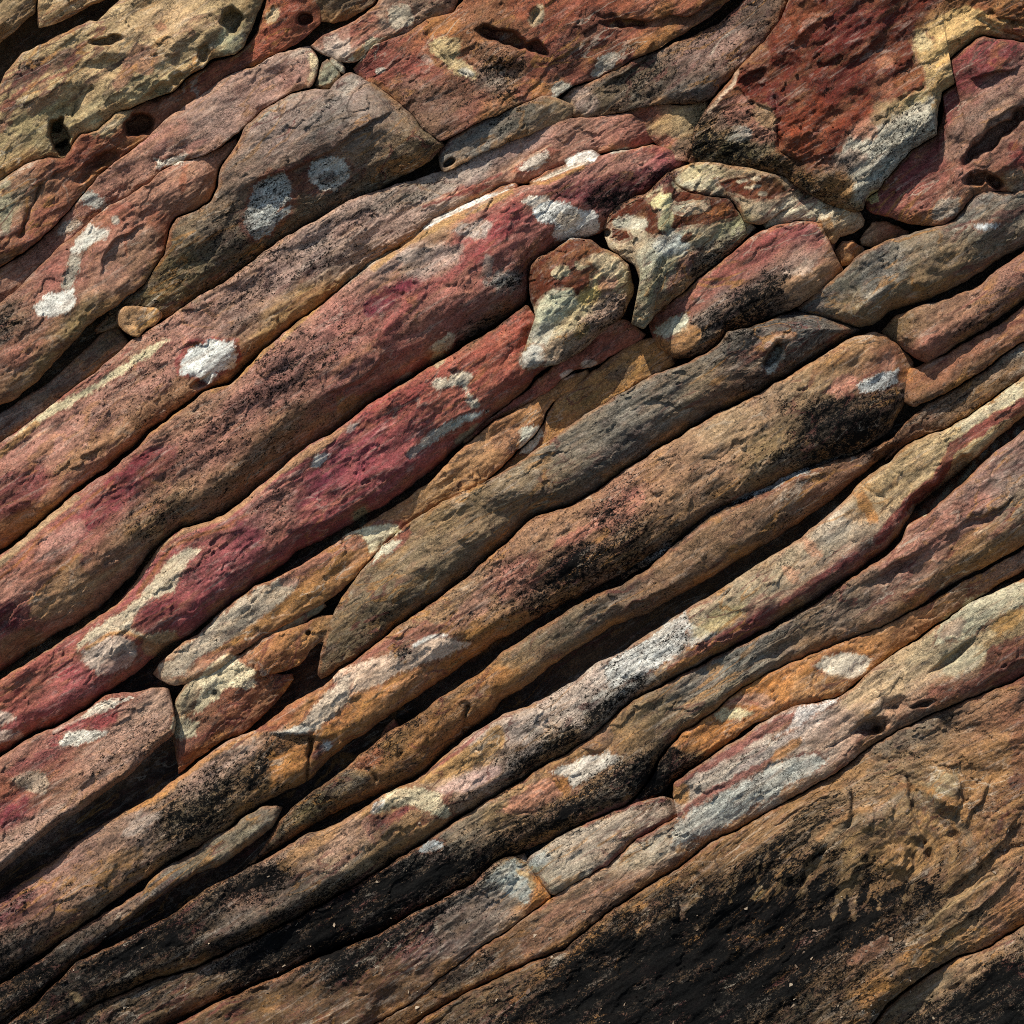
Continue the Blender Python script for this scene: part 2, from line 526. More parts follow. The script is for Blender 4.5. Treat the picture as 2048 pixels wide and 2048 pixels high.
    faces = np.stack([idx[:-1, :-1], idx[1:, :-1], idx[1:, 1:], idx[:-1, 1:]], -1).reshape(-1, 4)
    faces = faces[:, ::-1]
    px, py, z = px.ravel(), py.ravel(), z.ravel()
    C, K, part = paint(px, py, cols, csm)
    ev = np.pad((1 - s[None]) * w, 2, mode='edge').ravel(); et = np.pad(s[None] * w, 2, mode='edge').ravel()
    gate = np.clip(fbm(px / 90, py / 90, 3, 111) * 1.5 + 0.35, 0, 1)
    wd = 0.16 * np.pad(np.broadcast_to(w, f.shape), 2, mode='edge').ravel() + 3
    er2 = 5 * noise(px / 18, py / 18, 113) + 3 * noise(px / 6, py / 6, 117)
    a1 = rim * gate * sstep(wd + 5, wd * 0.5, ev + er2) * (part == 0)
    C = C + a1[:, None] * (np.array([0.30, 0.135, 0.035], np.float32) - C)
    a2 = rim * np.clip(1.2 - gate, 0, 1) * sstep(9, 4, et + er2 * 0.5) * (part == 0)
    C = C + a2[:, None] * (np.array([0.24, 0.10, 0.04], np.float32) - C)
    co = surf(z, (px, py))
    inner = (ring == 0).ravel()
    SURF.append((name, px[inner][::2], py[inner][::2], z[inner][::2]))
    org = surf(np.array([float(base)]), (np.array([px.mean()]), np.array([py.mean()])))[0]
    u, v = suv(px, py, swirl)
    K = K * kk
    P = np.c_[u * 0.62, v, z] * S
    bnd = band * np.where(part > 0, 0.25, 1.0)
    hsh = (sum(ord(ch) * (i + 3) for i, ch in enumerate(label)) % 97) / 97.0
    G = np.clip(0.35 + 0.75 * hsh + 0.35 * fbm(u / 200, v / 60, 2, 131), 0.15, 1.4)
    # faces of marked stains become parts
    fp = part[faces]
    fp = np.where((fp == fp[:, :1]).all(1), fp[:, 0], 0)
    pieces = []
    grid = fp.reshape(NN - 1, MM - 1)
    for i in np.unique(fp):
        if not i: continue
        on = grid == i
        r, c = np.nonzero(on)
        r0, r1_, c0, c1 = r.min(), r.max() + 1, c.min(), c.max() + 1
        sub = on[r0:r1_, c0:c1]
        lab = np.where(sub, np.arange(sub.size).reshape(sub.shape) + 1, 0)
        while True:
            p = np.pad(lab, 1)
            nw = np.maximum.reduce([p[1:-1, 1:-1], p[:-2, 1:-1], p[2:, 1:-1], p[1:-1, :-2], p[1:-1, 2:]]) * sub
            if (nw == lab).all(): break
            lab = nw
        for k in np.unique(lab):
            if k and (lab == k).sum() > 110:
                full = np.zeros(grid.shape, bool); full[r0:r1_, c0:c1] = lab == k
                pieces.append((i, full.ravel()))
    main = np.ones(len(fp), bool)
    for i, sel in pieces: main &= ~sel

    def build(nm, sel, parent=None):
        F = faces[sel]
        used, inv = np.unique(F, return_inverse=True)
        me = make_mesh(nm, co[used] - org, inv.reshape(F.shape), C[used], K[used], G[used], P[used], bnd[used])
        o = bpy.data.objects.new(nm, me)
        COL.objects.link(o)
        if parent: o.parent = parent
        AREA[0] += len(F) * 2
        return o
    o = build(name, main)
    o.location = org
    if parent:
        o.parent = parent; o.location = org - np.array(parent.location)
        if label: o['label'] = label
    elif kind: o['kind'] = kind
    else:
        o['label'] = label; o['category'] = cat
        if group: o['group'] = group
    for i, sel in pieces:
        c = build(PATCHES[i - 1][8], sel, o)
        if PATCHES[i - 1][9] and sel.sum() > 500: c['label'] = PATCHES[i - 1][9]
    return o


def C_(s):
    out = []
    for w in s.split():
        a = w.split(',')
        out.append((float(a[0]), float(a[1]), a[2], float(a[3]) if len(a) > 3 else 0.2))
    return out


# ---- cracks, ledges and hollows cut into the beds
crack('A 500,480 430,560 400,650', 4, 14)
crack('A 310,960 220,1020 170,1160 120,1290', 5, 22)
crack('A 870,880 910,900 950,870', 3, 8)
step('A 1932,740 1850,830 1700,890 1590,940 1440,990 1290,1080', 17, 90)
step('B 310,610 200,660 100,730 0,800', 17, 80)
step('A 830,1215 720,1290 630,1320 560,1440 560,1560', 12, 60)
step('A 700,1000 680,1060 640,1110', 5, 30)
step('E 270,70 230,150 130,240 20,290 -80,330', 20, 80)
step('E 940,300 1000,350', 6, 30)
crack('B 500,190 560,290 640,390 770,430', 3, 7)
crack('B 1440,90 1520,90 1560,130', 6, 14)
step('B 1760,200 1700,320 1600,400 1450,470', 16, 50)
crack('H 720,180 700,240 705,330', 4, 24)
crack('H 90,505 170,530 215,590', 4, 18)
crack('G 1722,370 1700,470 1692,600', 3, 30)
step('H 0,335 -60,350 -165,330', 8, 40)
step('G 1740,330 1640,335 1480,325', 12, 50)
crack('F 1030,810 1080,850 1160,890', 2.5, 10)
crack('F 900,930 920,970', 3, 10)
crack('F 1200,720 1290,800 1330,830', 2.5, 6)
crack('F 620,1060 600,1130', 2.5, 4)
crack('H 1100,210 1120,290 1250,320', 3, 6)
crack('I 1285,560 1310,700 1350,850 1385,930', 3.5, 12)
crack('I 1500,520 1560,590 1580,690 1560,790', 4, 12)
crack('I 960,600 985,720 960,840', 4, 12)
crack('I 1090,730 1080,860', 3, 8)
crack('I 1060,600 1160,560 1290,560', 3, 6)
crack('I 700,1180 715,1050 850,960', 5, 16)
crack('I 560,840 700,740 850,680', 3, 8)
crack('I 1930,950 1780,980 1690,1060 1600,1130', 4, 10)
crack('I 1600,1370 1700,1290 1790,1240', 3, 7)
crack('I 1530,1740 1620,1680 1700,1600', 4, 14)
step('I 960,600 985,720 950,860', 16, 45)
step('I 1285,560 1310,700 1350,850 1385,930', 18, 60)
step('I 1500,510 1575,600 1590,700 1550,800', 20, 60)
step('I 1090,720 1100,800 1075,870', 10, 30)
step('I 850,940 720,1050 700,1170', 15, 40)
step('I 1300,1000 1325,1060 1270,1120', 18, 40)
step('I 1932,740 1790,960 1620,1120 1440,1260', 20, 70)
step('I 1932,1060 1760,1230 1560,1390 1350,1540', 16, 60)
step('I 1750,560 1690,700 1600,850', 14, 50)
step('F 1932,850 1780,960 1600,1030 1480,1130', 14, 60)
step('F 1400,1150 1250,1260 1100,1330', 16, 40)
step('F 900,1290 760,1440 560,1560', 10, 50)
step('E 1900,1350 1760,1420 1640,1470 1540,1560', 14, 40)
bump('I 1230,1020', 38, 26, 20, 24)
bump('I 1000,1050', 22, 50, -10, 12)
bump('I 1480,650', 45, 40, 0, 14)
bump('I 700,760', 70, 25, 33, 14)
bump('I 1150,800', 60, 45, 20, 10)
pit('I 1300,1030', 12, 22, -20, 14, 0.8)
pit('I 1410,1000', 9, 14, 0, 14, 0.8)
pit('I 1540,890', 12, 8, 0, 12, 0.8)
crack('G 900,1932 1160,1830 1330,1770 1480,1735', 4, 16)
crack('H 540,1932 700,1800 900,1715', 4, 10)
crack('H 900,740 1040,775 1180,740', 2.5, 5)
crack('H 830,890 950,830 1100,770', 2.5, 5)
crack('I 635,180 640,90 660,40', 2.5, 6)
crack('I 830,420 900,370 1000,330', 3, 10)
crack('I 970,600 1040,530', 3, 8)
crack('C 560,540 570,700 590,840 700,900', 4, 12)
crack('C 1250,545 1330,505 1370,490', 5, 14)
step('C 345,470 420,400 520,370', -12, 40)
step('C 350,480 420,560 545,600 565,680', -7, 60)
step('C 600,830 720,890 870,840', -6, 50)
step('C 1932,360 1800,400 1620,430', 20, 60)
step('C 1932,560 1780,640 1600,840', 14, 60)
crack('C 1680,100 1760,150 1850,200 1932,210', 5, 14)
crack('C 1760,80 1850,120 1932,130', 6, 16)
pit('A 325,740', 20, 30, 20, 70)
pit('A 345,820', 18, 16, 0, 70)
pit('A 320,690', 9, 18, -35, 50)
pit('A 590,225', 34, 10, 8, 34)
pit('A 1275,120', 20, 28, 0, 55)
bump('A 580,300', 45, 18, 8, 12)
pit('A 1120,300', 10, 22, -20, 22, 0.7)
pit('A 880,510', 34, 14, 30, 26, 0.7)
pit('A 980,440', 14, 18, 20, 22, 0.7)
pit('A 770,690', 33, 20, 25, 75)
pit('A 590,870', 30, 14, 30, 30, 0.7)
pit('A 500,930', 40, 12, 45, 26, 0.8)
pit('A 1690,105', 18, 12, 0, 45)
bump('A 730,430', 60, 30, 30, 14)
bump('A 1000,200', 80, 40, 30, 16)
bump('A 330,500', 70, 30, 30, 10)
pit('B 920,205', 56, 15, -18, 55)
pit('B 1110,265', 24, 14, -30, 40)
bump('B 900,300', 60, 24, -20, 14)
pit('B 1590,128', 48, 9, 0, 30)
pit('B 1090,80', 9, 18, -20, 26, 0.8)
pit('B 620,900', 13, 7, 30, 40)
pit('B 1490,1285', 9, 9, 0, 40)
pit('C 1680,985', 30, 14, 10, 42, 0.6)
pit('C 1770,1005', 18, 12, -30, 50, 0.5)
bump('C 1725,985', 5, 14, -20, 26)
bump('C 1655,965', 6, 6, 0, 20)
pit('C 1770,750', 85, 16, 40, 70)
bump('C 1700,560', 100, 22, 35, 10)
bump('C 650,1170', 40, 20, 30, 10)
bump('C 1400,1400', 90, 45, 35, 18)
bump('F 560,60', 40, 26, 30, 14)
pit('F 545,100', 12, 30, -35, 42, 0.5)
step('F 640,20 600,90 540,170', -12, 16)
pit('F 1520,770', 62, 17, 46, 45)
pit('F 1350,900', 40, 12, 46, 40)
pit('F 1160,640', 30, 10, 30, 20, 0.7)
bump('F 1190,590', 30, 14, 30, 16)
pit('F 1700,1000', 45, 12, 20, 14, 0.8)
pit('F 1230,1280', 60, 13, 30, 18, 0.8)
pit('F 560,1740', 60, 12, 30, 14, 0.8)
pit('F 1530,1770', 52, 9, 38, 26, 0.6)
pit('I 1085,290', 36, 15, 12, 46, 0.6)
pit('I 1130,310', 14, 9, 0, 30, 0.8)
pit('I 1230,165', 26, 15, 20, 26, 0.9)
pit('I 1370,165', 26, 7, 10, 30, 0.6)
bump('I 1050,200', 40, 24, 20, 16)
bump('D 640,1690', 40, 24, 30, 14)
pit('D 780,1720', 20, 22, -30, 18, 0.8)
pit('D 1695,1632', 6, 5, 20, 24)
pit('D 1110,250', 24, 9, 35, 26, 0.7)
pit('G 1190,105', 6, 5, 0, 8, 0.9)

# ---- stains, lichen and bleached spots, each with its own outline
# upper left slab
area('A 60,470 130,350 330,280 470,240 480,290 400,370 250,410 120,480 40,520', '#5b4238', 5, 6, .9)
area('A 60,520 250,430 400,380 380,400 200,470 60,550', 'red', 4, 4, .8)
spot('A 780,330', 34, 32, 30, '#8a5a48', 8, 9, .75)
spot('A 680,430', 14, 34, -30, '#84564a', 6, 7, .75)
spot('A 880,145', 14, 10, 0, '#96604a', 4, 5, .8)
spot('A 1060,180', 8, 9, 0, '#96604a', 4, 5, .6)
spot('A 970,320', 8, 22, -25, '#84604a', 4, 5, .7)
spot('A 540,170', 20, 5, 20, 'rust', 4, 4, .7)
spot('A 240,560', 40, 14, 30, '#96684e', 6, 8, .6)
spot('A 40,590', 16, 12, 30, '#855044', 5, 6, .8)
spot('A 20,700', 26, 9, 35, '#7a4638', 5, 6, .7)
spot('A 590,640', 50, 36, 35, '#aa9c74', 10, 10, .7)
spot('A 30,1120', 14, 60, 0, '#8b8468', 8, 8, .9, .35)
area('A 1180,270 1240,120 1300,200 1345,160 1330,260 1300,300 1240,300', '#a8a27c', 6, 4, .8)
spot('A 1505,85', 13, 18, -30, '#b09a76', 4, 4, .9, None, 'pale_patch')
line('A 1090,390 1170,280 1230,300 1310,310 1390,240', 2.5, '#b59a70', 2, 3, .7)
# pink bed
area('A 1700,290 1720,280 1770,330 1740,420 1690,470 1720,400', 'cream', 4, 5, .9, None, 'pale_patch')
area('A 840,860 900,890 930,870 1020,835 1050,860 1000,900 920,910 880,930', '#c0b8a8', 4, 5, .9, None, 'pale_patch')
spot('A 510,1110', 30, 17, -25, 'lich', 7, 9, .9, .35, 'pale_patch')
spot('A 385,1260', 26, 11, 30, '#b0a99a', 6, 8, .8, .2)
line('A 1700,480 1560,560 1450,640 1330,720 1240,790', 6, '#8c8a7e', 4, 4, .6, .1)
spot('A 1600,400', 40, 26, 30, '#966a62', 12, 12, .5)
spot('A 900,760', 60, 18, 30, '#94605a', 10, 12, .6)
spot('A 1050,820', 40, 8, 30, '#94605a', 6, 8, .6)
# pink bed below with white lichen
line('A 480,1330 420,1400 400,1480 370,1580', 15, '#8f8b7c', 6, 9, .9, .42, 'lichen_patch')
area('A 420,1300 500,1240 600,1260 590,1310 500,1350 440,1400 400,1390', '#b3b0a4', 5, 7, .9, .3, 'lichen_patch')
area('A 190,1690 240,1640 330,1610 400,1600 420,1660 380,1720 290,1750 220,1740', '#bdbab0', 4, 5, .95, .15, 'lichen_patch', 'white lichen spot with a ragged rim')
spot('A 640,1190', 42, 20, 30, 'red', 8, 8, .7)
spot('A 640,1215', 8, 9, 0, '#b5ab9c', 3, 3, .9)
area('A 985,1030 1010,900 1040,910 1020,1060 1000,1080', '#96523c', 4, 5, .7)
area('A 800,1230 860,1150 930,1190 950,1330 890,1440 860,1380 900,1300', '#8a4c38', 5, 6, .6)
line('A 700,1420 690,1300 740,1250', 3, '#96523c', 3, 4, .6)
line('A 690,1480 800,1490 940,1390', 4, '#5a4030', 6, 5, .5, .5)
# big grey brown bed
area('A 1320,1270 1330,1160 1400,1000 1470,940 1580,930 1660,960 1640,1130 1560,1230 1480,1320 1380,1340', '#6d4034', 9, 9, .8)
area('A 1350,1260 1345,1200 1385,1090 1405,1030 1480,975 1570,955 1610,1010 1600,1100 1530,1170 1600,1130 1600,1165 1520,1240 1490,1300 1410,1315', '#aeb0a8', 3, 4, 1, .5, 'lichen_patch', 'tall pale lichen disc')
area('A 1690,960 1720,900 1800,865 1900,880 1932,920 1920,990 1860,1050 1780,1050 1720,1010', '#aeaba0', 3, 4, 1, .4, 'lichen_patch', 'round pale lichen disc with a dark heart')
spot('A 1810,980', 20, 14, 30, '#6c6a62', 6, 6, .8, .6)
area('A 1600,1000 1680,930 1700,1010 1760,1060 1640,1090', '#6a3c31', 7, 7, .8)
spot('A 1150,1420', 90, 40, 35, '#5a5140', 20, 20, .6, .5)
spot('A 1250,1230', 50, 60, -20, '#5c5048', 20, 20, .6, .6)
spot('A 960,1560', 60, 60, 35, '#665636', 20, 20, .6, .4)
spot('A 1800,640', 60, 40, 30, '#6a625c', 20, 20, .7, .45)
spot('B 60,470', 30, 14, 30, '#a0978a', 8, 8, .6, .3)
# cross joint
area('A 1730,260 1830,180 1932,150 1932,330 1830,310 1780,300', '#c2ab9c', 5, 6, .9, .15)
spot('A 1760,240', 10, 16, 30, 'red', 5, 5, .7)
area('B 50,340 100,290 190,210 260,210 200,260 130,330', '#b6a888', 4, 5, .95, .15, 'pale_patch')
spot('B 120,290', 9, 16, -40, 'ochre', 4, 5, .8)
spot('B 350,90', 26, 26, 0, '#a69a86', 8, 8, .85, .25, 'pale_patch')
spot('B 120,150', 46, 16, 20, 'red', 10, 10, .7)
# maroon bed at the top
area('B 480,150 560,95 660,110 690,200 640,230 560,210 500,230', '#9c6230', 7, 8, .9)
area('B 500,230 560,200 690,230 660,320 720,360 780,410 760,435 680,425 600,370 530,290', '#b29a6c', 5, 6, .95, .1, 'pale_patch', 'buff wedge shaped stain')
spot('B 710,400', 18, 8, -20, '#c4bfb0', 4, 4, .8)
spot('B 240,390', 11, 6, 20, '#b5aca0', 3, 3, .9)
spot('B 500,330', 16, 7, -30, '#a8968a', 4, 5, .8)
area('B 690,240 800,230 1000,260 1060,360 1000,480 940,590 880,580 850,450 760,340', '#855a44', 12, 10, .9, .55)
spot('B 870,430', 26, 18, 10, '#8c8478', 8, 8, .7, .7)
area('B 1400,420 1440,330 1490,290 1540,280 1560,310 1520,370 1430,430', '#a5a296', 3, 4, .95, .1, 'lichen_patch', 'grey tongue shaped lichen spot')
area('B 1170,500 1220,450 1290,450 1300,480 1220,540', '#979384', 4, 5, .9, .35, 'lichen_patch')
spot('B 1330,220', 90, 34, 45, '#5f3a32', 20, 20, .7, .5)
spot('B 1100,90', 14, 24, -25, '#a39678', 5, 5, .8, .15)
spot('B 850,110', 60, 30, -10, '#80523a', 15, 14, .7, .4)
spot('B 430,380', 70, 30, -25, '#7c3e3c', 15, 15, .5)
spot('B 480,560', 70, 40, -35, '#735448', 20, 20, .7, .45)
# grey stone and dark rock beside it
spot('B 1250,590', 26, 20, 0, '#93795a', 10, 10, .8)
spot('B 960,640', 50, 25, 20, '#57534a', 14, 14, .7, .6)
spot('B 1370,560', 22, 30, 40, '#a48a80', 8, 9, .7, .3)
spot('C 200,260', 80, 24, 25, '#8a6a62', 14, 16, .7, .45)
# speckled pink bed with the veins
spot('B 340,1090', 100, 20, 25, '#6a625a', 14, 14, .6, .6)
spot('B 700,960', 60, 20, 28, '#8c8078', 14, 14, .6, .5)
area('B 540,1100 680,1030 780,1010 870,1025 780,1060 640,1090', '#803038', 5, 6, .75, .3)
area('B 960,950 1040,860 1150,800 1230,830 1160,880 1060,970 1000,960', '#8a4a40', 5, 5, .8, .15)
area('B 1000,930 1070,860 1150,820 1180,870 1120,920 1040,950', '#b0a396', 4, 5, .95, .35, 'pale_patch')
area('B 1050,1000 1100,950 1200,900 1300,860 1290,890 1180,950 1090,1000', '#964f40', 4, 3, .9, .05)
line('B 1080,1010 1180,970 1290,925 1400,895', 4.5, '#cbbfae', 2, 2, .95, .05, 'mineral_vein')
area('B 1250,880 1330,840 1400,835 1450,855 1420,890 1350,895 1280,920', '#dcd6cc', 3, 3, 1, 0, 'mineral_vein', 'bright white blunt end of a vein')
line('B 1040,1010 1150,1010 1290,950 1360,920', 5, 'ochre', 3, 4, .85)
line('B 970,1030 800,1100 690,1150 580,1200 490,1260', 6, '#d2cfc6', 2, 2.5, .95, .1, 'mineral_vein')
line('B 470,1270 350,1370 200,1450 80,1540 0,1600', 4, '#a3a08f', 2, 4, .8, .6)
line('B 1000,1025 850,1060 740,1090', 4, '#9c5a40', 3, 4, .8)
line('B 960,1060 800,1140 650,1200 560,1250 400,1330 200,1480', 9, '#a37b48', 4, 6, .85, .2)
line('B 1520,840 1640,815 1730,800', 5, '#a5a496', 3, 4, .85, .1)
line('B 1640,820 1720,800', 4, '#b08a3c', 2, 3, .8)
spot('B 1740,800', 50, 18, 10, '#9a4c48', 8, 8, .7)
spot('B 80,1240', 60, 16, 25, '#94706a', 14, 14, .6, .6)
line('B 0,1230 120,1170 300,1130 430,1100', 6, '#2c2926', 5, 5, .5, .9)
area('D 30,570 110,500 200,430 300,360 420,320 560,230 700,130 790,70 900,10 930,20 800,120 600,250 470,330 360,400 250,450 120,550', '#b3a682', 4, 5, .95, .25, 'pale_patch', 'long cream stripe')
line('D 0,650 90,570 200,480', 9, 'ochre', 5, 5, .85)
line('D 0,600 120,500 280,370 450,260 600,180 720,60', 4, 'maroon', 3, 4, .7)
area('D 960,130 1040,20 1170,0 1320,10 1340,110 1290,190 1200,215 1130,270 1060,240 985,220', '#7c3238', 4, 4, .9)
area('D 995,150 1040,70 1150,20 1290,25 1310,100 1290,170 1200,195 1150,268 1095,225 1000,205', '#c2c3bb', 3, 4, 1, .34, 'lichen_patch', 'bright white lichen spot edged in maroon')
area('D 560,640 720,540 900,420 1050,320 1090,250 1080,220 980,230 860,330 700,450 520,560 400,640 250,780 330,790', '#8c6440', 12, 9, .7, .5)
spot('D 100,850', 80, 40, 33, '#6d2f38', 18, 14, .8, .5)
spot('D 60,1040', 60, 16, 33, '#96623c', 10, 8, .7)
# big maroon bed
line('D 0,1330 90,1260 200,1130 330,1030 500,890 680,740 850,620', 3.5, '#8a4e26', 3, 3, .85)
line('D 0,1250 130,1130 260,1010 420,890', 9, '#9c8462', 5, 5, .8, .3)
spot('D 770,760', 92, 36, 36, '#6a2234', 10, 10, .9, .35)
spot('D 560,960', 55, 28, 36, '#702a38', 10, 10, .8, .5)
spot('D 40,1540', 30, 30, 30, '#5c2030', 8, 10, .85, .3)
area('D 160,1440 260,1360 420,1220 450,1190 440,1330 600,1290 860,1100 1000,1000 700,1250 450,1460 250,1560 170,1540', '#957050', 8, 6, .85, .35)
line('D 160,1470 250,1370 430,1200', 4, '#a06a36', 3, 4, .85)
spot('D 330,1130', 60, 26, 36, '#a0706a', 10, 10, .7, .15)
area('D 600,1150 880,830 1000,780 1200,850 1000,1000 800,1120', '#7d6044', 18, 16, .8, .7)
area('D 1150,760 1500,560 1932,350 1932,440 1700,560 1400,780 1200,880', '#74563a', 14, 12, .8, .6)
spot('D 1250,470', 110, 44, 38, '#96625a', 20, 20, .6, .75)
spot('D 1750,130', 110, 50, 36, '#8a5a56', 20, 20, .5, .85)
area('D 0,1650 170,1590 300,1700 150,1740 0,1800', '#7e6444', 8, 8, .6, .4)
area('B 140,1690 210,1620 330,1560 450,1510 510,1530 480,1600 330,1680 200,1750 150,1740', '#601c32', 7, 8, .95, .35, 'maroon_patch')
area('B 500,1560 700,1440 830,1330 900,1150 960,1090 1060,1050 1180,1080 1010,1110 1040,1190 960,1280 880,1350 820,1440 620,1560 420,1680 260,1900 180,1930 280,1740', '#82323c', 9, 9, .85, .3)
area('B 1100,1040 1300,1010 1500,960 1700,930 1932,930 1850,1000 1700,1080 1560,1160 1480,1220 1400,1130 1280,1100', '#55222e', 8, 9, .9, .62)
area('B 1420,1050 1560,1040 1620,1080 1540,1150 1480,1200 1440,1120', '#201a1a', 8, 8, .8, .9)
line('B 1590,965 1720,965 1820,945', 5, '#2a2424', 5, 5, .8, .8)
area('B 1020,1110 1060,1080 1170,1085 1180,1110 1150,1150 1080,1150', '#d2c8b8', 4, 4, .95, .05, 'pale_patch', 'cream end of the white patch')
area('B 1080,1160 1170,1100 1280,1130 1440,1190 1460,1260 1400,1310 1340,1310 1240,1335 1190,1300 1200,1230 1100,1220', '#c6c5bc', 4, 6, .95, .5, 'lichen_patch', 'white patch peppered with black crumbs')
spot('B 1280,1200', 26, 14, 0, '#c09c70', 8, 10, .5, .55)
area('B 620,1280 700,1230 800,1210 860,1230 820,1310 760,1320', '#a89c92', 6, 7, .8, .55)
area('B 330,1380 560,1340 690,1370 680,1450 540,1530 380,1540', '#a18e84', 14, 12, .75, .6)
area('B 820,1560 900,1520 1010,1520 1000,1560 900,1590', '#a9aba2', 4, 6, .8, .75, 'lichen_patch')
spot('B 930,1540', 34, 16, 10, '#2c2f2b', 7, 9, .6, .85)
spot('B 830,1470', 10, 24, 0, '#988a80', 5, 6, .7, .3)
line('B 1010,1480 1100,1430 1240,1360', 7, '#26211f', 5, 5, .7, .85)
area('B 660,1860 760,1790 940,1690 1040,1670 960,1760 800,1860 690,1930 620,1930', '#2f352c', 6, 8, .85, .8)
spot('B 590,1890', 24, 12, 30, '#a5a487', 5, 7, .85, .45, 'lichen_patch')
spot('B 520,1680', 130, 50, 35, '#9a5c54', 30, 20, .45, .55)
area('E 0,330 140,310 260,290 200,350 100,420 0,480', '#8c6030', 8, 8, .85, .3)
spot('E 365,235', 22, 9, 38, '#8f978c', 4, 6, .85, .35)
spot('E 560,130', 16, 14, 30, '#b5aa84', 5, 6, .7, .3)
line('B 10,1585 -60,1640 -150,1730 -230,1800 -300,1870', 6, '#a37a3e', 3, 4, .9, .15)
line('D 1500,40 1400,130 1290,240 1180,300', 7, '#9a7038', 3, 5, .9, .2)
line('B 1180,800 1000,900 850,990 700,1050 500,1120 330,1170', 3, '#b58a70', 2, 3, .7, .1)
line('B 900,960 800,1010 600,1100 480,1140', 4, '#8a3a3c', 3, 4, .8, .1)
line('D 1250,230 1080,330 880,500 640,650 420,830 200,1000', 4, '#a07038', 3, 4, .6, .1)
# second maroon bed
area('D 0,1890 330,1690 480,1590 660,1470 760,1360 860,1210 920,1140 1010,1090 1240,1010 1350,930 1560,760 1800,610 1932,500 1932,480 1700,600 1450,810 1250,975 1000,1060 900,1130 800,1260 700,1430 330,1660 0,1850', '#9a7652', 4, 4, .8, .25)
line('D 760,1420 860,1280 950,1150 1060,1110 1270,1040 1390,960', 6, '#85502a', 5, 4, .8)
area('D 430,1690 500,1620 620,1550 720,1480 800,1400 860,1320 930,1230 1010,1180 1100,1165 1140,1160 1080,1210 1040,1230 1020,1280 990,1330 960,1400 910,1430 830,1450 740,1550 720,1600 800,1640 970,1620 960,1660 860,1690 700,1640 600,1640 480,1700 430,1740', '#b2a48a', 4, 5, .95, .35, 'pale_patch', 'long cream crust')
area('D 440,1740 520,1670 640,1640 740,1680 760,1760 700,1830 560,1860 460,1810', '#a8988c', 6, 6, .9, .3, 'pale_patch')
line('D 480,1720 600,1640 700,1630 780,1660', 5, '#9c6c3a', 3, 4, .8)
spot('D 640,1800', 36, 16, 20, '#a0706c', 8, 8, .6)
area('D 780,1640 970,1630 1000,1660 880,1760 790,1750', '#98764e', 5, 6, .7, .3)
area('D 730,1570 780,1490 900,1440 1000,1460 930,1590 820,1630', '#6c2a36', 6, 6, .9)
spot('D 1400,1080', 50, 40, 36, '#62253a', 12, 12, .85, .3)
spot('D 1250,1230', 110, 40, 36, '#84404a', 20, 18, .6, .3)
spot('D 1700,830', 55, 30, 50, '#6e2440', 14, 14, .75, .15)
spot('D 1500,950', 60, 40, 36, '#96645e', 16, 16, .6, .55)
area('D 1710,720 1740,660 1800,640 1830,640 1770,710', '#b8b8ae', 4, 4, .9, .05, 'pale_patch')
area('E 40,530 80,480 130,465 120,490 70,530', '#c4b9ac', 4, 4, .9, .05, 'pale_patch')
area('E 515,270 540,240 620,220 700,190 740,210 720,260 740,320 790,380 740,390 720,320 680,270 560,285', '#b9b29c', 5, 6, .85, .2, 'pale_patch', 'cream splash with a thin tail')
area('E 380,650 440,590 500,530 600,480 700,430 830,405 760,450 640,510 560,560 480,620 400,665', '#aab0a4', 4, 5, .95, .3, 'lichen_patch', 'grey green lichen streak')
spot('E 720,530', 30, 8, 40, '#9a9274', 6, 7, .7, .3)
spot('E 250,620', 120, 60, 36, '#7e3440', 30, 20, .5, .15)
spot('E 80,640', 90, 40, 60, '#74264a', 25, 20, .4, .1)
spot('E 330,340', 80, 30, 36, '#7c3038', 18, 18, .5, .2)
spot('E 130,985', 18, 15, 40, '#6f6a50', 6, 7, .9, .5, 'lichen_patch')
line('G 0,140 200,60 400,-40', 5, '#8a3038', 8, 8, .5)
area('G -10,200 60,210 90,240 60,270 -10,290', '#a8988c', 5, 6, .8, .3, 'pale_patch')
area('G -10,310 100,320 140,350 60,375 -10,390', '#b29c90', 5, 6, .85, .2, 'pale_patch')
# ochre bed with cream knob
area('E -20,1130 70,1080 150,1050 220,1035 330,1030 355,1070 290,1110 250,1150 180,1200 170,1130 120,1090 50,1100', '#cbc09c', 4, 4, .97, .05, 'pale_patch', 'cream cap on the nose of the bed')
area('E 150,1050 250,1000 380,1020 420,1080 370,1150 300,1190 320,1130 360,1060 300,1020', '#7a3c36', 5, 5, .8)
area('E 250,1150 300,1120 350,1130 290,1190 200,1250 200,1210', '#a9a48e', 4, 5, .9, .2, 'pale_patch')
spot('E 60,1160', 34, 18, 36, '#8f5a4c', 8, 8, .8)
area('E 1005,600 1010,530 1050,490 1110,490 1135,530 1100,600 1050,650 1010,640', '#c0bda8', 4, 5, .95, .2, 'lichen_patch', 'cream lichen spot split by a crack')
spot('E 940,570', 30, 22, 36, '#8d604a', 10, 10, .6)
spot('E 1270,205', 15, 8, 20, '#c2ab9c', 4, 4, .9)
spot('E 1390,145', 16, 9, 10, '#c2ab9c', 4, 4, .9)
spot('E 1560,200', 30, 12, 20, '#6a5a4c', 8, 8, .7, .4)
spot('E 1800,60', 24, 22, 0, '#a06c34', 8, 8, .8)
area('E 1830,20 1932,30 1932,130 1850,150', '#4a4030', 6, 7, .8, .55)
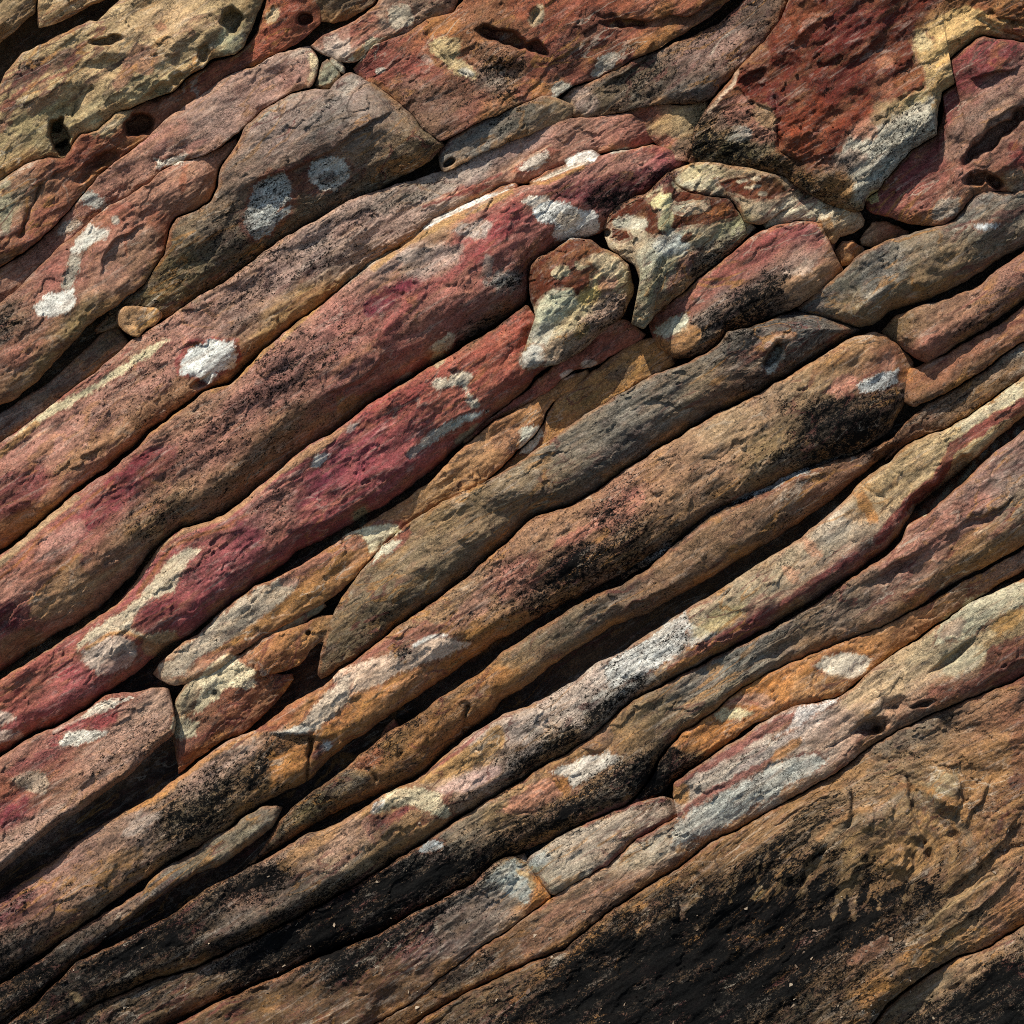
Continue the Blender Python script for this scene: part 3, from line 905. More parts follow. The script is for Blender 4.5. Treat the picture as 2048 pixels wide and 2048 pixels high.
# red log right of the stones
area('C 360,1660 520,1530 640,1520 650,1600 560,1680 610,1740 400,1800 200,1830 100,1840 200,1760', '#2a2928', 12, 10, .8, .82)
area('C 600,1590 660,1520 760,1480 860,1470 930,1490 800,1580 680,1640 640,1660', '#957054', 6, 7, .9, .15)
area('C 640,1500 760,1420 790,1450 760,1500 680,1520 600,1510', '#b59c8c', 5, 6, .8, .2, 'pale_patch')
area('C 0,1750 60,1730 90,1750 60,1800 0,1830', '#aaa890', 5, 6, .9, .15, 'lichen_patch')
area('B 1750,1830 1830,1760 1932,1730 1932,1830 1820,1870', '#aaa890', 5, 6, .9, .15, 'lichen_patch')
spot('C 60,1880', 40, 22, 40, '#9a6c40', 8, 8, .8, .2)
# lichen stones
area('B 1060,1510 1110,1440 1200,1390 1310,1318 1400,1330 1460,1380 1450,1480 1400,1520 1390,1590 1320,1640 1300,1590 1190,1590 1120,1640 1090,1700 1060,1640', '#4e200c', 2.5, 3.5, 1, .03, 'rust_patch', 'rust brown crust')
spot('B 1235,1500', 18, 14, 15, '#aa9a78', 2, 3, .95, .05, 'lichen_patch')
area('B 1300,1440 1390,1430 1390,1480 1330,1490', '#aa9a78', 2, 3, .95, .05, 'lichen_patch')
spot('B 1390,1410', 30, 18, 20, '#8a4c20', 5, 8, .5)
spot('B 1250,1420', 30, 14, 30, '#5c2c14', 5, 8, .5)
area('B 1100,1740 1110,1660 1200,1600 1300,1600 1330,1680 1250,1760 1130,1800', '#aba98a', 6, 7, .9, .25)
spot('B 1420,1630', 32, 20, 20, '#b5984c', 8, 10, .8, .15)
spot('B 1500,1560', 26, 20, 60, '#9c6258', 8, 8, .7, .1)
spot('B 1500,1470', 40, 20, -30, '#c2b08c', 8, 8, .8, .05)
spot('B 1480,1730', 55, 34, 40, '#8e7068', 14, 14, .7, .6)
spot('B 1350,1830', 20, 12, 40, '#8a6c24', 6, 8, .7, .5)
spot('B 1130,1850', 30, 20, 60, '#b0ab98', 8, 8, .8, .2)
spot('E 1080,110', 26, 22, 30, '#b0aca0', 6, 7, .9, .15, 'lichen_patch')
spot('E 1230,60', 36, 22, 30, '#9a8068', 10, 10, .7, .4)
area('B 1520,1260 1600,1270 1620,1310 1560,1330 1520,1310', 'rust', 2, 3, 1, 0, 'rust_patch')
area('B 1470,1240 1540,1180 1600,1130 1680,1090 1730,1120 1740,1160 1770,1180 1790,1260 1810,1310 1720,1290 1690,1250 1700,1200 1600,1190 1530,1210 1490,1250', 'rust', 2.5, 3.5, 1, 0, 'rust_patch', 'rust brown ragged crust')
area('C -20,1090 30,1055 120,1060 300,1095 350,1130 365,1200 250,1215 200,1240 100,1240 0,1270 -30,1230 -20,1180 80,1190 200,1160 190,1110 100,1100 20,1120', 'rust', 2.5, 3.5, 1, 0, 'rust_patch')
area('B 1800,1040 1850,1020 1880,1060 1830,1080 1800,1100', 'rust', 2.5, 3, .95, 0)
area('C 240,1010 310,980 470,970 560,980 600,1020 620,1060 540,1100 430,1100 370,1080 290,1060', 'rust', 2.5, 3.5, 1, 0, 'rust_patch', 'rust brown patch with cream holes')
area('C 340,1000 380,985 420,995 360,1015', '#c8b79a', 2, 2, .95)
area('C 390,1035 440,1020 480,1025 420,1045', '#c8b79a', 2, 2, .95)
spot('C 490,1070', 10, 5, 0, '#8a8270', 2, 2, .9, .3)
spot('C 450,985', 10, 4, 0, '#c8b79a', 2, 2, .9)
spot('C 235,985', 8, 3, 0, 'rust', 2, 2, .9)
spot('C 250,1160', 30, 10, 10, '#93551e', 6, 7, .7)
spot('B 1790,1110', 22, 16, 10, '#cfc388', 3, 4, .95, .08, 'lichen_patch')
spot('B 1810,1220', 14, 24, -20, '#a9a478', 4, 5, .9, .3)
spot('C 130,1150', 26, 10, 10, '#c2a488', 4, 5, .8)
spot('B 1620,1230', 36, 14, 0, '#b3b09c', 5, 7, .8, .12)
spot('B 1840,1350', 36, 22, 0, '#b4b3a6', 8, 9, .8, .15)
spot('C 20,1350', 20, 22, 0, '#aab0a6', 6, 7, .8, .1)
spot('C 70,1310', 14, 9, 40, 'rust', 2, 3, .9)
area('B 1720,1480 1800,1430 1880,1400 1932,1420 1932,1500 1800,1600 1700,1720', '#8c8768', 10, 10, .7, .4)
spot('C 60,1480', 60, 16, 48, '#6c3438', 10, 10, .7, .4)
spot('C 200,1420', 50, 24, 45, '#7a6e5c', 12, 12, .7, .6)
spot('C 370,1250', 22, 26, 0, '#9c9a72', 7, 8, .7, .4)
line('C 150,1060 290,1080 340,1120', 4, '#3a3a30', 4, 5, .6, .7)
spot('C 110,940', 30, 16, 30, '#c4b184', 8, 8, .7, .05)
# cream cap and small stones
spot('C 640,1150', 40, 16, 30, '#bdb29a', 8, 8, .7, .3)
spot('C 840,1240', 16, 30, 10, '#a4703c', 6, 6, .8, .2)
spot('C 820,1170', 16, 14, 0, '#b5ae98', 6, 7, .7, .25)
# great boulder
area('C 640,-20 540,170 500,240 540,300 520,370 430,380 360,400 340,470 400,560 545,600 560,770 600,820 700,890 800,860 900,840 920,760 960,700 1060,660 1100,560 1240,540 1380,480 1370,380 1330,350 1310,260 1320,130 1400,60 1500,-20', '#541c0e', 5, 7, .97, .3, 'rust_patch', 'rough dark rust face')
spot('C 850,620', 110, 40, 20, '#7c3418', 20, 20, .7, .1)
spot('C 700,780', 60, 36, 10, '#86391a', 12, 12, .7, .1)
spot('C 900,150', 120, 40, 10, '#642020', 25, 25, .6, .2)
spot('C 700,130', 60, 36, 40, '#7e3c1e', 20, 20, .6, .2)
spot('C 1000,450', 80, 40, 20, '#581c1a', 20, 20, .6, .15)
spot('C 1170,340', 18, 12, 0, '#965a44', 6, 8, .8)
spot('C 1150,470', 24, 22, 0, '#8f5640', 8, 10, .7, .2)
spot('C 1300,430', 36, 20, 30, '#7c4018', 8, 10, .7)
spot('C 560,560', 26, 16, 0, '#581a20', 8, 10, .7)
area('C 1400,150 1480,80 1600,30 1700,70 1650,180 1560,280 1490,350 1540,460 1430,540 1400,480 1440,380 1370,330 1320,200', '#b6945c', 8, 9, .9, .15)
spot('C 1370,230', 20, 18, 0, '#b09a70', 6, 7, .9, .15, 'pale_patch')
line('C 1470,360 1560,270 1650,180 1700,90 1800,110 1860,190 1932,200', 9, '#c79a58', 5, 6, .8)
line('C 1700,100 1780,160 1850,200 1932,225', 7, '#cbb083', 4, 5, .8)
spot('C 1850,60', 44, 14, 20, '#7a4420', 8, 9, .7)
area('C 1080,720 1200,660 1350,560 1430,540 1440,640 1450,730 1300,830 1160,990 1060,1090 1000,1100 950,900 880,880 960,780', '#aba594', 10, 10, .8, .5, 'lichen_patch', 'white speckled lower face')
spot('C 1050,720', 24, 22, 0, '#a46a58', 8, 10, .7, .3)
spot('C 950,900', 40, 22, 20, '#84645a', 12, 12, .6, .5)
spot('C 900,1050', 40, 30, 40, '#98682e', 10, 12, .7, .45)
spot('C 1190,900', 60, 16, 42, '#8f988e', 8, 9, .6, .35)
area('C 350,480 420,560 540,620 570,780 480,800 330,720 260,640 290,560', '#8c5a4e', 10, 10, .85, .5)
spot('C 360,740', 26, 16, 20, '#a9a498', 7, 9, .8, .35)
area('C 150,660 220,720 330,780 500,860 640,900 760,980 820,1090 700,1030 560,950 400,915 180,885 110,860 110,800', '#4d4424', 12, 10, .9, .75)
line('C 350,390 330,460 260,530 190,620', 5, '#baa088', 3, 4, .85, .15)
spot('C 500,640', 30, 18, -60, '#a0845c', 8, 9, .6, .4)
# right maroon mass
area('C 1550,470 1600,440 1500,640 1480,740 1320,920 1160,1030 1130,1100 1200,1120 1350,960 1480,820 1530,700 1540,600 1620,480', '#74303a', 8, 8, .8, .05)
spot('C 1760,300', 80, 36, 30, '#6e2c34', 18, 18, .8, .1)
area('C 1060,1100 1090,1060 1128,1050 1125,1110 1090,1130', '#b3a468', 3, 3, .95, .1, 'pale_patch')
spot('C 1720,680', 110, 44, 38, '#86665a', 20, 18, .7, .2)
spot('C 1910,860', 18, 30, 40, '#682428', 8, 8, .8)
spot('C 1500,1150', 36, 18, 35, '#9a9284', 8, 9, .8, .45, 'lichen_patch')
spot('C 1880,1000', 22, 24, 0, '#8c8878', 8, 8, .8, .3)
area('C 1650,1245 1740,1230 1810,1235 1780,1260 1690,1265', '#b2b5b4', 3, 4, .9, .05, 'pale_patch')
line('C 1640,1225 1760,1215 1860,1220', 4, '#8e5a4a', 4, 4, .7)
# brown log bed
spot('C 1150,1500', 60, 40, 40, '#67655f', 18, 18, .7, .35)
spot('C 1480,1480', 80, 30, 40, '#84694a', 18, 16, .7, .3)
spot('C 1420,1650', 14, 12, 0, '#3d423e', 4, 5, .8, .5)
spot('C 1680,1760', 70, 16, 35, '#4c352c', 10, 12, .5, .6)
spot('F 560,130', 12, 34, -28, '#a5a498', 4, 6, .9, .35, 'lichen_patch')
area('F 480,50 560,-10 640,-20 660,20 560,30 520,80', '#b09a8a', 5, 6, .8, .15)
spot('F 480,70', 26, 14, 20, '#8e5a48', 6, 7, .7)
spot('F 600,0', 30, 12, 10, '#98603c', 6, 7, .6)
# long speckled brown bed
area('F 400,310 560,340 800,350 960,370 1220,330 1250,420 1240,560 1100,600 900,640 760,590 700,480 560,400 460,370', '#2c241e', 16, 14, .8, .7)
area('F 720,430 900,395 1100,400 1060,520 900,600 760,560', '#14120f', 12, 12, .85, .74)
area('F 820,310 880,240 960,200 1020,220 1000,290 920,330', '#a0685a', 6, 7, .85, .1)
area('F 1010,260 1080,220 1160,190 1240,180 1240,250 1130,290 1030,300', '#b7b8b2', 4, 5, .95, .48, 'lichen_patch', 'white lichen spot')
spot('F 1180,140', 18, 16, 50, '#b27a66', 5, 7, .8, .05)
spot('F 1285,215', 20, 14, 20, '#9a6030', 5, 6, .9)
spot('F 880,110', 50, 22, 30, '#936a44', 14, 14, .6, .2)
line('F 0,1150 100,1060 200,985 330,920 500,850 570,820', 8, '#1d2020', 4, 4, .92, .6, 'mineral_vein', 'dark glittering vein')
line('F 330,915 400,880 560,825 640,770 740,740', 5, '#a4a8a6', 3, 5, .85, .5, 'mineral_vein', 'pale glittering vein')
line('F 740,735 850,690 1050,640', 5, '#23201e', 4, 4, .8, .7)
line('E 1932,1060 1760,1180 1620,1240 1560,1310', 7, '#232a2a', 5, 6, .85, .6)
spot('E 1800,1165', 20, 6, 30, '#868c8c', 4, 6, .7, .5)
spot('E 1560,1300', 9, 5, 30, '#8a9090', 4, 6, .7, .4)
spot('E 1330,1090', 50, 14, 25, '#b0685a', 8, 10, .7, .25)
spot('E 1550,960', 60, 30, 40, '#a4625a', 14, 16, .65, .5)
spot('E 1000,1350', 50, 40, 40, '#8c544e', 18, 16, .6, .45)
spot('E 1320,1220', 44, 22, 40, '#42282a', 10, 12, .7, .8)
spot('E 1520,1010', 28, 26, 40, '#2a211f', 10, 12, .6, .85)
spot('E 1300,1330', 130, 16, 30, '#3c2f22', 18, 16, .6, .85)
spot('E 740,1510', 60, 20, 40, '#93685c', 12, 14, .7, .4)
area('E 400,1880 640,1760 760,1690 830,1620 960,1530 1090,1500 1060,1560 920,1680 800,1740 560,1830', '#a2652a', 10, 9, .85, .35)
area('E 40,1810 160,1740 330,1640 480,1570 640,1600 540,1650 400,1680 240,1740 60,1830', '#7e4840', 6, 6, .8, .25)
area('E -20,1870 30,1830 330,1740 420,1690 520,1650 600,1650 680,1680 740,1690 640,1750 400,1830 200,1932 -40,2000', '#c2a692', 4, 5, .95, .12, 'pale_patch', 'long pinkish cream slab face')
area('E 310,1790 330,1710 400,1690 460,1690 420,1740 370,1790', '#23272a', 5, 6, .9, .7)
line('E 430,1700 520,1655 600,1648', 5, '#cdcac0', 3, 4, .8, .2)
area('G 1640,320 1700,220 1780,120 1932,-10 1932,150 1860,210 1760,300 1700,325', '#c0ab96', 5, 5, .95, .3, 'pale_patch')
area('G 1480,325 1640,290 1720,300 1690,330 1560,335', '#c4beb0', 4, 4, .95, .1)
area('G 1400,300 1560,190 1650,140 1690,150 1600,250 1560,310 1480,320', '#925232', 5, 5, .85, .1)
area('G 1470,350 1660,340 1700,370 1560,420 1500,480 1460,560 1380,640 1400,520 1440,440', '#231a1a', 9, 9, .85, .82)
area('G 1490,460 1620,390 1710,370 1700,460 1690,500 1560,600 1480,660 1500,560', '#9c6428', 8, 8, .9, .35)
spot('G 1800,400', 12, 9, 30, '#aab0ac', 3, 4, .95, .15, 'lichen_patch')
spot('G 1760,430', 18, 12, 40, '#5c3034', 6, 7, .7, .5)
area('G 1250,390 1320,350 1400,320 1450,330 1380,350 1240,430 1060,540 900,680 760,750 700,770 850,670 1060,510', '#a06c36', 4, 5, .85, .15)
spot('G 1200,560', 90, 24, 36, '#a68478', 14, 14, .7, .5)
spot('G 1250,600', 70, 14, 38, '#5e4a26', 10, 12, .7, .75)
spot('G 1050,760', 90, 20, 38, '#3f3a2c', 14, 14, .75, .85)
spot('G 780,820', 44, 16, 30, '#92847c', 10, 12, .7, .4)
spot('G 650,1050', 60, 20, 36, '#7e5a30', 14, 14, .7, .35)
spot('G 330,1060', 90, 20, 36, '#84605a', 16, 16, .6, .45)
spot('G 60,1290', 60, 24, 40, '#4c2430', 16, 14, .8, .6)
spot('G 60,1480', 50, 16, 30, '#3c3c32', 12, 12, .6, .7)
# pink block
area('G 440,240 500,180 600,140 720,125 740,130 640,180 560,220 470,250', '#c8bcaa', 4, 4, .95, .1, 'pale_patch')
line('G 300,320 380,280 450,245', 5, '#b59a90', 3, 4, .8)
area('G 330,370 380,320 480,310 580,305 595,320 520,370 420,400 350,398', '#cec6b6', 3, 4, .97, .2, 'lichen_patch', 'white leaf shaped spot')
area('G 40,585 120,545 190,525 250,550 278,600 260,660 210,665 110,630', '#a5907c', 4, 5, .9, .45, 'lichen_patch', 'greyish round lichen spot')
area('G 450,250 640,190 650,260 560,320 480,300 340,310 300,400 260,380 330,310', '#83333c', 6, 7, .85, .15)
spot('G 180,490', 60, 16, 25, '#80404a', 12, 12, .6, .2)
spot('G 60,760', 44, 26, 36, '#742a3c', 14, 14, .85, .15)
spot('G 40,640', 24, 30, 30, '#96523c', 12, 12, .6, .1)
spot('G 700,420', 100, 46, 36, '#a07a6c', 26, 20, .7, .5)
spot('G 200,870', 110, 34, 36, '#a48274', 26, 20, .7, .45)
# lumps of the broken bed
area('G 1050,240 1110,120 1130,20 1180,-50 1280,-80 1400,-20 1420,60 1340,100 1330,60 1260,70 1160,170', '#c4b592', 4, 5, .95, .15, 'pale_patch', 'cream hollowed knob')
spot('G 1195,105', 9, 8, 0, '#4a463c', 3, 3, .8, .5)
area('G 950,230 1020,230 1090,270 1080,340 1000,370 960,340', '#aaa184', 4, 6, .9, .3, 'lichen_patch')
area('D 1100,1890 1160,1800 1270,1740 1330,1800 1420,1850 1400,1932 1100,1932', '#c8b996', 4, 5, .9, .1)
area('D 870,1810 960,1780 1010,1720 1100,1650 1240,1520 1400,1400 1540,1335 1645,1330 1640,1370 1560,1460 1400,1580 1300,1660 1130,1750 980,1880 880,1860', '#a99a86', 4, 6, .92, .35, 'pale_patch', 'grey cream lichen band')
line('D 1300,1680 1480,1560 1640,1430 1760,1370 1932,1200', 12, '#9a6a36', 5, 6, .85, .15)
spot('D 1690,1280', 60, 18, 30, '#8e5a54', 8, 8, .7)
spot('D 1400,1680', 60, 10, 26, '#a05e36', 6, 7, .6)
# grey finger bed and log bed
spot('H 600,130', 40, 14, 36, '#7e624a', 10, 12, .7, .35)
spot('H 350,300', 70, 18, 36, '#3c3426', 14, 14, .6, .75)
spot('H 500,330', 50, 22, 36, '#8c5c2c', 12, 14, .7, .4)
spot('H 180,470', 40, 16, 30, '#8c4a34', 10, 12, .6, .4)
spot('H 830,40', 40, 26, 36, '#8e6034', 12, 14, .7, .3)
spot('H 60,600', 36, 18, 20, '#5c5244', 12, 14, .7, .5)
area('E 700,1932 900,1820 1020,1830 900,1932', '#94602c', 8, 8, .7, .3)
spot('G 1780,620', 40, 18, 36, '#3f3a30', 10, 12, .7, .7)
spot('G 1700,760', 40, 12, 36, '#6e6238', 10, 12, .6, .5)
# long pale log
area('F -20,1620 60,1580 160,1610 240,1640 160,1680 40,1740 -60,1800 -200,1870 -300,1900 -180,1760', '#bcbab0', 5, 7, .9, .42, 'lichen_patch', 'white lichened stretch')
area('E 1440,1840 1600,1740 1760,1640 1932,1510 1932,1700 1800,1800 1650,1890 1500,1932 1380,1932', '#bcbab2', 6, 7, .9, .5, 'lichen_patch')
spot('F 250,1560', 60, 20, 30, '#9c8c5c', 12, 12, .7, .25)
spot('F 500,1330', 110, 26, 33, '#94846a', 16, 16, .6, .35)
spot('F 760,1170', 26, 12, -50, '#b27a60', 6, 9, .7, .1)
spot('F 650,1310', 22, 10, -50, '#b27a60', 6, 9, .6, .1)
spot('F 900,1040', 50, 30, 36, '#a99a88', 12, 12, .6, .3)
area('F 985,860 1040,840 1100,940 1130,1010 1080,1040 1040,960', '#a26a2c', 5, 6, .85, .1)
spot('F 1330,690', 80, 26, 40, '#a58a64', 14, 12, .6, .15)
area('F 1560,480 1750,350 1932,230 1932,330 1760,420 1600,530', '#b3a78a', 6, 7, .8, .2, 'pale_patch')
line('F -20,1840 170,1700 330,1620 560,1500 730,1390 850,1300 1000,1210', 11, '#683034', 4, 3, .9, .1)
line('F -20,1820 60,1790 200,1710', 8, '#8c5040', 4, 4, .8)
line('F -60,1900 100,1790 240,1720', 8, '#8e5a2a', 5, 5, .8)
line('F 1130,1120 1280,930 1450,790 1540,620 1620,560 1780,450 1932,370', 15, '#6e2e30', 4, 4, .95, .05, 'maroon_patch')
area('F 1290,1010 1420,900 1540,780 1680,660 1700,680 1560,830 1420,960 1300,1060', '#8a4a2c', 6, 6, .85, .1)
line('F 1380,985 1470,890 1580,790 1680,690', 3.5, '#b6b090', 2, 3, .9, .2, 'mineral_vein')
line('F 1710,640 1800,580 1932,500', 3.5, '#b4b2a0', 2, 3, .9, .3, 'mineral_vein')
area('H 940,230 1050,200 1340,20 1480,-60 1500,60 1370,160 1360,290 1180,330 1130,430 1000,460 960,560 900,600 930,480 1010,400 940,340', '#a89488', 8, 8, .85, .45)
area('H 1000,450 1130,420 1200,340 1370,280 1400,150 1690,20 1700,60 1540,190 1380,310 1280,380 1140,470 960,600 900,650 900,580', '#28261f', 8, 9, .8, .82)
area('H 560,470 760,380 900,270 930,350 920,440 820,500 640,570 500,600 440,600', '#a87c46', 7, 8, .9, .2)
area('H 540,640 640,580 760,530 870,510 940,470 920,530 820,600 720,650 620,660', '#b29088', 6, 7, .9, .3)
line('H 460,560 560,500 680,420 830,290', 5, '#78363c', 3, 3, .8, .1)
area('H 190,770 230,700 310,640 390,620 480,630 560,660 600,720 640,790 560,800 480,750 400,720 300,740 230,770', '#b6a888', 5, 6, .95, .4, 'pale_patch', 'cream crusted bulge')
spot('H 230,730', 18, 8, 40, '#c8c9c4', 4, 5, .8, .2)
area('H 130,830 180,780 270,780 380,730 440,740 340,800 270,860 220,960 180,940', '#6e2c36', 6, 7, .9, .35, 'maroon_patch')
spot('H 215,840', 20, 22, 30, '#3a1820', 8, 9, .7, .4)
area('H 330,860 460,800 560,800 620,810 520,880 300,990 150,1010 250,900', '#9c7040', 8, 8, .7, .2)
spot('H 60,930', 60, 36, 36, '#a07c6c', 18, 16, .6, .4)
area('H -200,1100 300,850 350,920 100,1130 -100,1240', '#8a7054', 20, 16, .5, .35)
area('G 1060,1260 1200,1170 1330,1110 1440,1080 1600,1060 1610,1120 1540,1200 1380,1230 1200,1260', '#1c1b1d', 9, 9, .9, .85)
area('G 620,1560 760,1440 1000,1330 1200,1300 1180,1380 1000,1480 850,1560 760,1640 500,1680 420,1620', '#18181b', 14, 12, .9, .85)
spot('G 1350,1250', 40, 12, 20, '#96685a', 8, 12, .6, .7)
spot('G 1320,1360', 60, 26, 20, '#75655a', 18, 16, .6, .35)
spot('G 1700,1180', 80, 30, 33, '#74665a', 20, 18, .6, .4)
spot('G 1720,950', 80, 16, 34, '#9a6c3a', 10, 12, .6, .3)
# bed with the orange end
area('H 880,760 960,690 1060,620 1180,560 1280,600 1270,660 1100,760 1000,780', '#a26a56', 8, 7, .85, .25)
area('H 1180,560 1260,570 1300,640 1260,690 1220,640', '#a0682a', 5, 6, .9, .2)
area('H 1180,540 1260,500 1400,450 1500,430 1560,470 1520,500 1400,570 1300,640 1280,560 1200,560', '#bcb4a8', 5, 6, .95, .3, 'pale_patch', 'white blotch')
area('H 440,980 480,940 540,915 590,935 580,960 500,990', '#a3a9a8', 3, 4, .95, .2, 'lichen_patch', 'small pale grey spot')
area('H 0,1250 300,1050 620,1000 900,880 1050,800 1280,670 1500,560 1650,460 1932,400 1932,520 1800,660 1600,715 1400,790 1200,890 1050,960 800,1100 560,1240 300,1330 0,1480', '#17191a', 14, 13, .93, .84)
spot('H 1600,560', 80, 20, 33, '#3c3e39', 16, 14, .6, .7)
area('F 0,1932 150,1830 330,1720 560,1600 700,1560 600,1660 420,1790 200,1932', '#6e6a60', 16, 14, .6, .4)
spot('F 960,1400', 90, 20, 33, '#6c5a4c', 18, 16, .5, .4)
area('F 1080,1230 1180,1180 1290,1050 1400,1000 1600,900 1700,840 1800,900 1600,1000 1500,1100 1300,1260 1150,1330', '#8e5c52', 14, 12, .75, .15)
spot('F 1880,760', 50, 26, 40, '#7c6a62', 14, 14, .6, .3)
line('F 1660,1090 1730,1055', 4, '#b0a290', 3, 3, .8)
spot('F 1650,1120', 60, 14, 33, '#94683a', 10, 10, .6, .2)
area('F 1250,1430 1380,1380 1460,1410 1420,1500 1320,1500', '#84463c', 8, 8, .7, .1)
area('F 360,1930 480,1870 720,1800 860,1730 960,1700 1090,1720 1100,1780 1020,1900 700,1960 400,1990', '#a96e34', 6, 7, .92, .12)
area('F 770,1810 830,1770 910,1745 1000,1745 1090,1775 1060,1840 1000,1890 910,1890 840,1860', '#cfc0aa', 3, 3, 1, .03, 'pale_patch', 'smooth cream lens')
line('F 765,1810 820,1860 900,1895 1000,1895', 3, '#7a3c30', 3, 3, .7)
area('I 0,340 200,210 300,180 350,90 480,20 640,-10 650,170 500,230 380,280 340,350 200,430 60,440 0,400', '#a4682c', 7, 8, .9, .2)
area('I 220,220 290,190 380,190 440,220 370,250 240,250', '#b7aa84', 4, 5, .9, .3, 'pale_patch')
area('I 280,150 400,110 500,110 550,150 520,200 440,170 300,170', '#b08470', 5, 7, .8, .2)
line('I 270,160 380,140 460,165', 4, '#8a4438', 4, 4, .7)
area('I 660,10 830,0 1000,30 920,100 780,140 650,170', '#a37448', 8, 7, .8, .15)
area('I -10,450 150,430 200,450 60,540 -10,560', '#3b3930', 8, 9, .7, .7)
# pale slab and the banded bed
area('H 1060,970 1200,880 1340,840 1500,770 1750,740 1880,760 1640,920 1500,1050 1400,1100 1220,1200 1130,1100', '#a89684', 14, 12, .6, .35)
line('H 1370,830 1500,750 1640,710 1800,690', 8, '#824448', 5, 6, .8, .25)
spot('H 1100,1010', 26, 20, 0, '#a3a8a2', 8, 9, .7, .25)
line('H 1900,770 1750,850 1600,940 1500,1040 1420,1090', 6, '#7e4240', 4, 4, .85, .15)
area('I 0,600 200,470 420,330 600,220 690,200 720,230 660,280 400,420 180,560 0,650', '#7e4240', 5, 6, .85, .12)
area('I 0,640 120,560 300,470 520,330 640,310 620,350 400,490 200,590 60,680', '#a89a8c', 6, 7, .85, .45)
area('I 40,750 180,640 400,520 560,450 540,500 380,590 200,680 60,780', '#7e413f', 5, 6, .85, .12)
spot('I 40,660', 22, 18, 40, '#a06c30', 6, 7, .85, .15)
area('I 0,830 100,750 300,650 460,560 640,450 780,440 850,490 700,580 500,700 300,830 150,900 0,950', '#a6a79c', 10, 9, .85, .4, 'lichen_patch', 'grey white lichened flank')
spot('I 620,420', 34, 10, 33, '#a66c34', 6, 7, .85, .1)
area('I 690,180 840,150 910,130 900,160 780,210 700,280 560,350 640,270', '#c2b8b2', 5, 6, .85, .35, 'pale_patch')
spot('I 850,330', 50, 24, 20, '#a08070', 12, 12, .6, .15)
spot('I 1090,360', 32, 14, 20, '#6e3a30', 8, 9, .7, .3)
area('I 920,100 1080,-20 1240,-60 1300,30 1240,110 1100,140 960,190 900,160', '#a98d6c', 8, 8, .85, .15)
area('F 1440,1700 1470,1580 1560,1500 1640,1450 1800,1380 1932,1350 1932,1480 1760,1550 1660,1640 1580,1660', '#a8a084', 6, 7, .9, .3, 'pale_patch', 'cream lichened crest')
spot('F 1540,1610', 30, 16, 40, '#8a6e62', 8, 9, .7, .3)
area('F 1740,1600 1860,1510 1932,1490 1932,1570 1800,1640', '#a0763c', 6, 7, .8, .15)
spot('F 1600,1790', 50, 24, 30, '#a9a186', 8, 9, .7, .2)
area('F 1660,1932 1700,1820 1740,1720 1860,1660 1960,1630 1960,1932', '#62362f', 5, 7, .95, .12, 'maroon_patch')
area('I 1420,60 1600,40 1750,0 1800,-60 1750,60 1600,120 1450,170 1400,130', '#6e4036', 6, 8, .85, .15)
spot('I 1310,250', 44, 14, 30, '#8c5240', 10, 10, .7, .2)
area('H 1000,1490 1200,1280 1400,1180 1640,1080 1900,1000 1932,1010 1700,1140 1500,1280 1300,1450 1050,1590', '#7c5648', 12, 10, .6, .3)
# stone with the orange end
area('H 1070,1110 1110,1110 1190,1240 1120,1290 1060,1310 1090,1200', '#9c6428', 3, 4, .95, .1, 'orange_end')
area('H 900,1050 980,1020 1060,1100 1080,1180 1050,1270 960,1230 900,1160 820,1150', '#9aa097', 8, 9, .8, .3, 'lichen_patch')
line('H 1000,1090 1060,1110 1080,1180', 7, '#a07a40', 5, 6, .7)
area('H -50,1500 300,1300 480,1270 620,1260 700,1200 800,1150 900,1180 700,1290 500,1400 300,1540 0,1680', '#2a2624', 14, 12, .75, .75)
spot('H 720,1340', 90, 30, 33, '#6e5c54', 18, 16, .6, .4)
spot('H 440,1530', 44, 20, 33, '#8a6468', 12, 14, .7, .45)
# big dark rock at the lower right
area('I -1000,1932 -300,1330 -100,1290 60,1170 330,1090 420,1010 560,930 680,1080 860,1080 980,1120 1090,1060 1180,1150 1320,1150 1480,1130 1400,1290 1280,1400 1050,1540 800,1640 500,1780 300,1932', '#141414', 19, 22, .98, .84)
area('I 20,1270 110,1200 160,1230 90,1300 40,1350', '#94765a', 4, 7, .9, .3)
area('I 420,1240 470,1180 510,1190 470,1260', '#8a7448', 4, 7, .8, .4)
area('I 900,1040 1000,940 1050,1040 1030,1120 1000,1360 970,1300 960,1200 880,1360 850,1330 900,1220 920,1130', '#866a44', 4, 8, .92, .35)
area('I 700,1210 740,1050 830,1000 850,1080 760,1130 730,1220', '#7a5e3a', 4, 8, .9, .3)
area('I 1040,1280 1080,1160 1200,1100 1340,1060 1360,1120 1200,1180', '#84603a', 5, 9, .85, .4)
spot('I 1260,1020', 40, 30, 20, '#8e683a', 10, 10, .7, .15)
spot('I 400,930', 110, 26, 33, '#87623e', 16, 14, .6, .15)
spot('I 1700,520', 90, 50, 40, '#966c42', 20, 18, .6, .25)
spot('I 1350,720', 50, 70, -10, '#8c7452', 18, 16, .6, .2)
spot('I 1490,610', 34, 26, 40, '#9c9070', 12, 12, .7, .25)
spot('I 1890,590', 16, 18, 0, '#4c2028', 3, 4, .9, .1)
spot('I 1830,740', 10, 16, -20, '#52262c', 3, 4, .85, .1)
spot('I 1790,830', 10, 22, -20, '#52262c', 3, 4, .8, .2)
spot('I 1720,860', 8, 12, 0, '#46202a', 3, 4, .85, .1)
spot('I 1400,1100', 14, 8, 30, '#46202a', 3, 4, .7, .1)
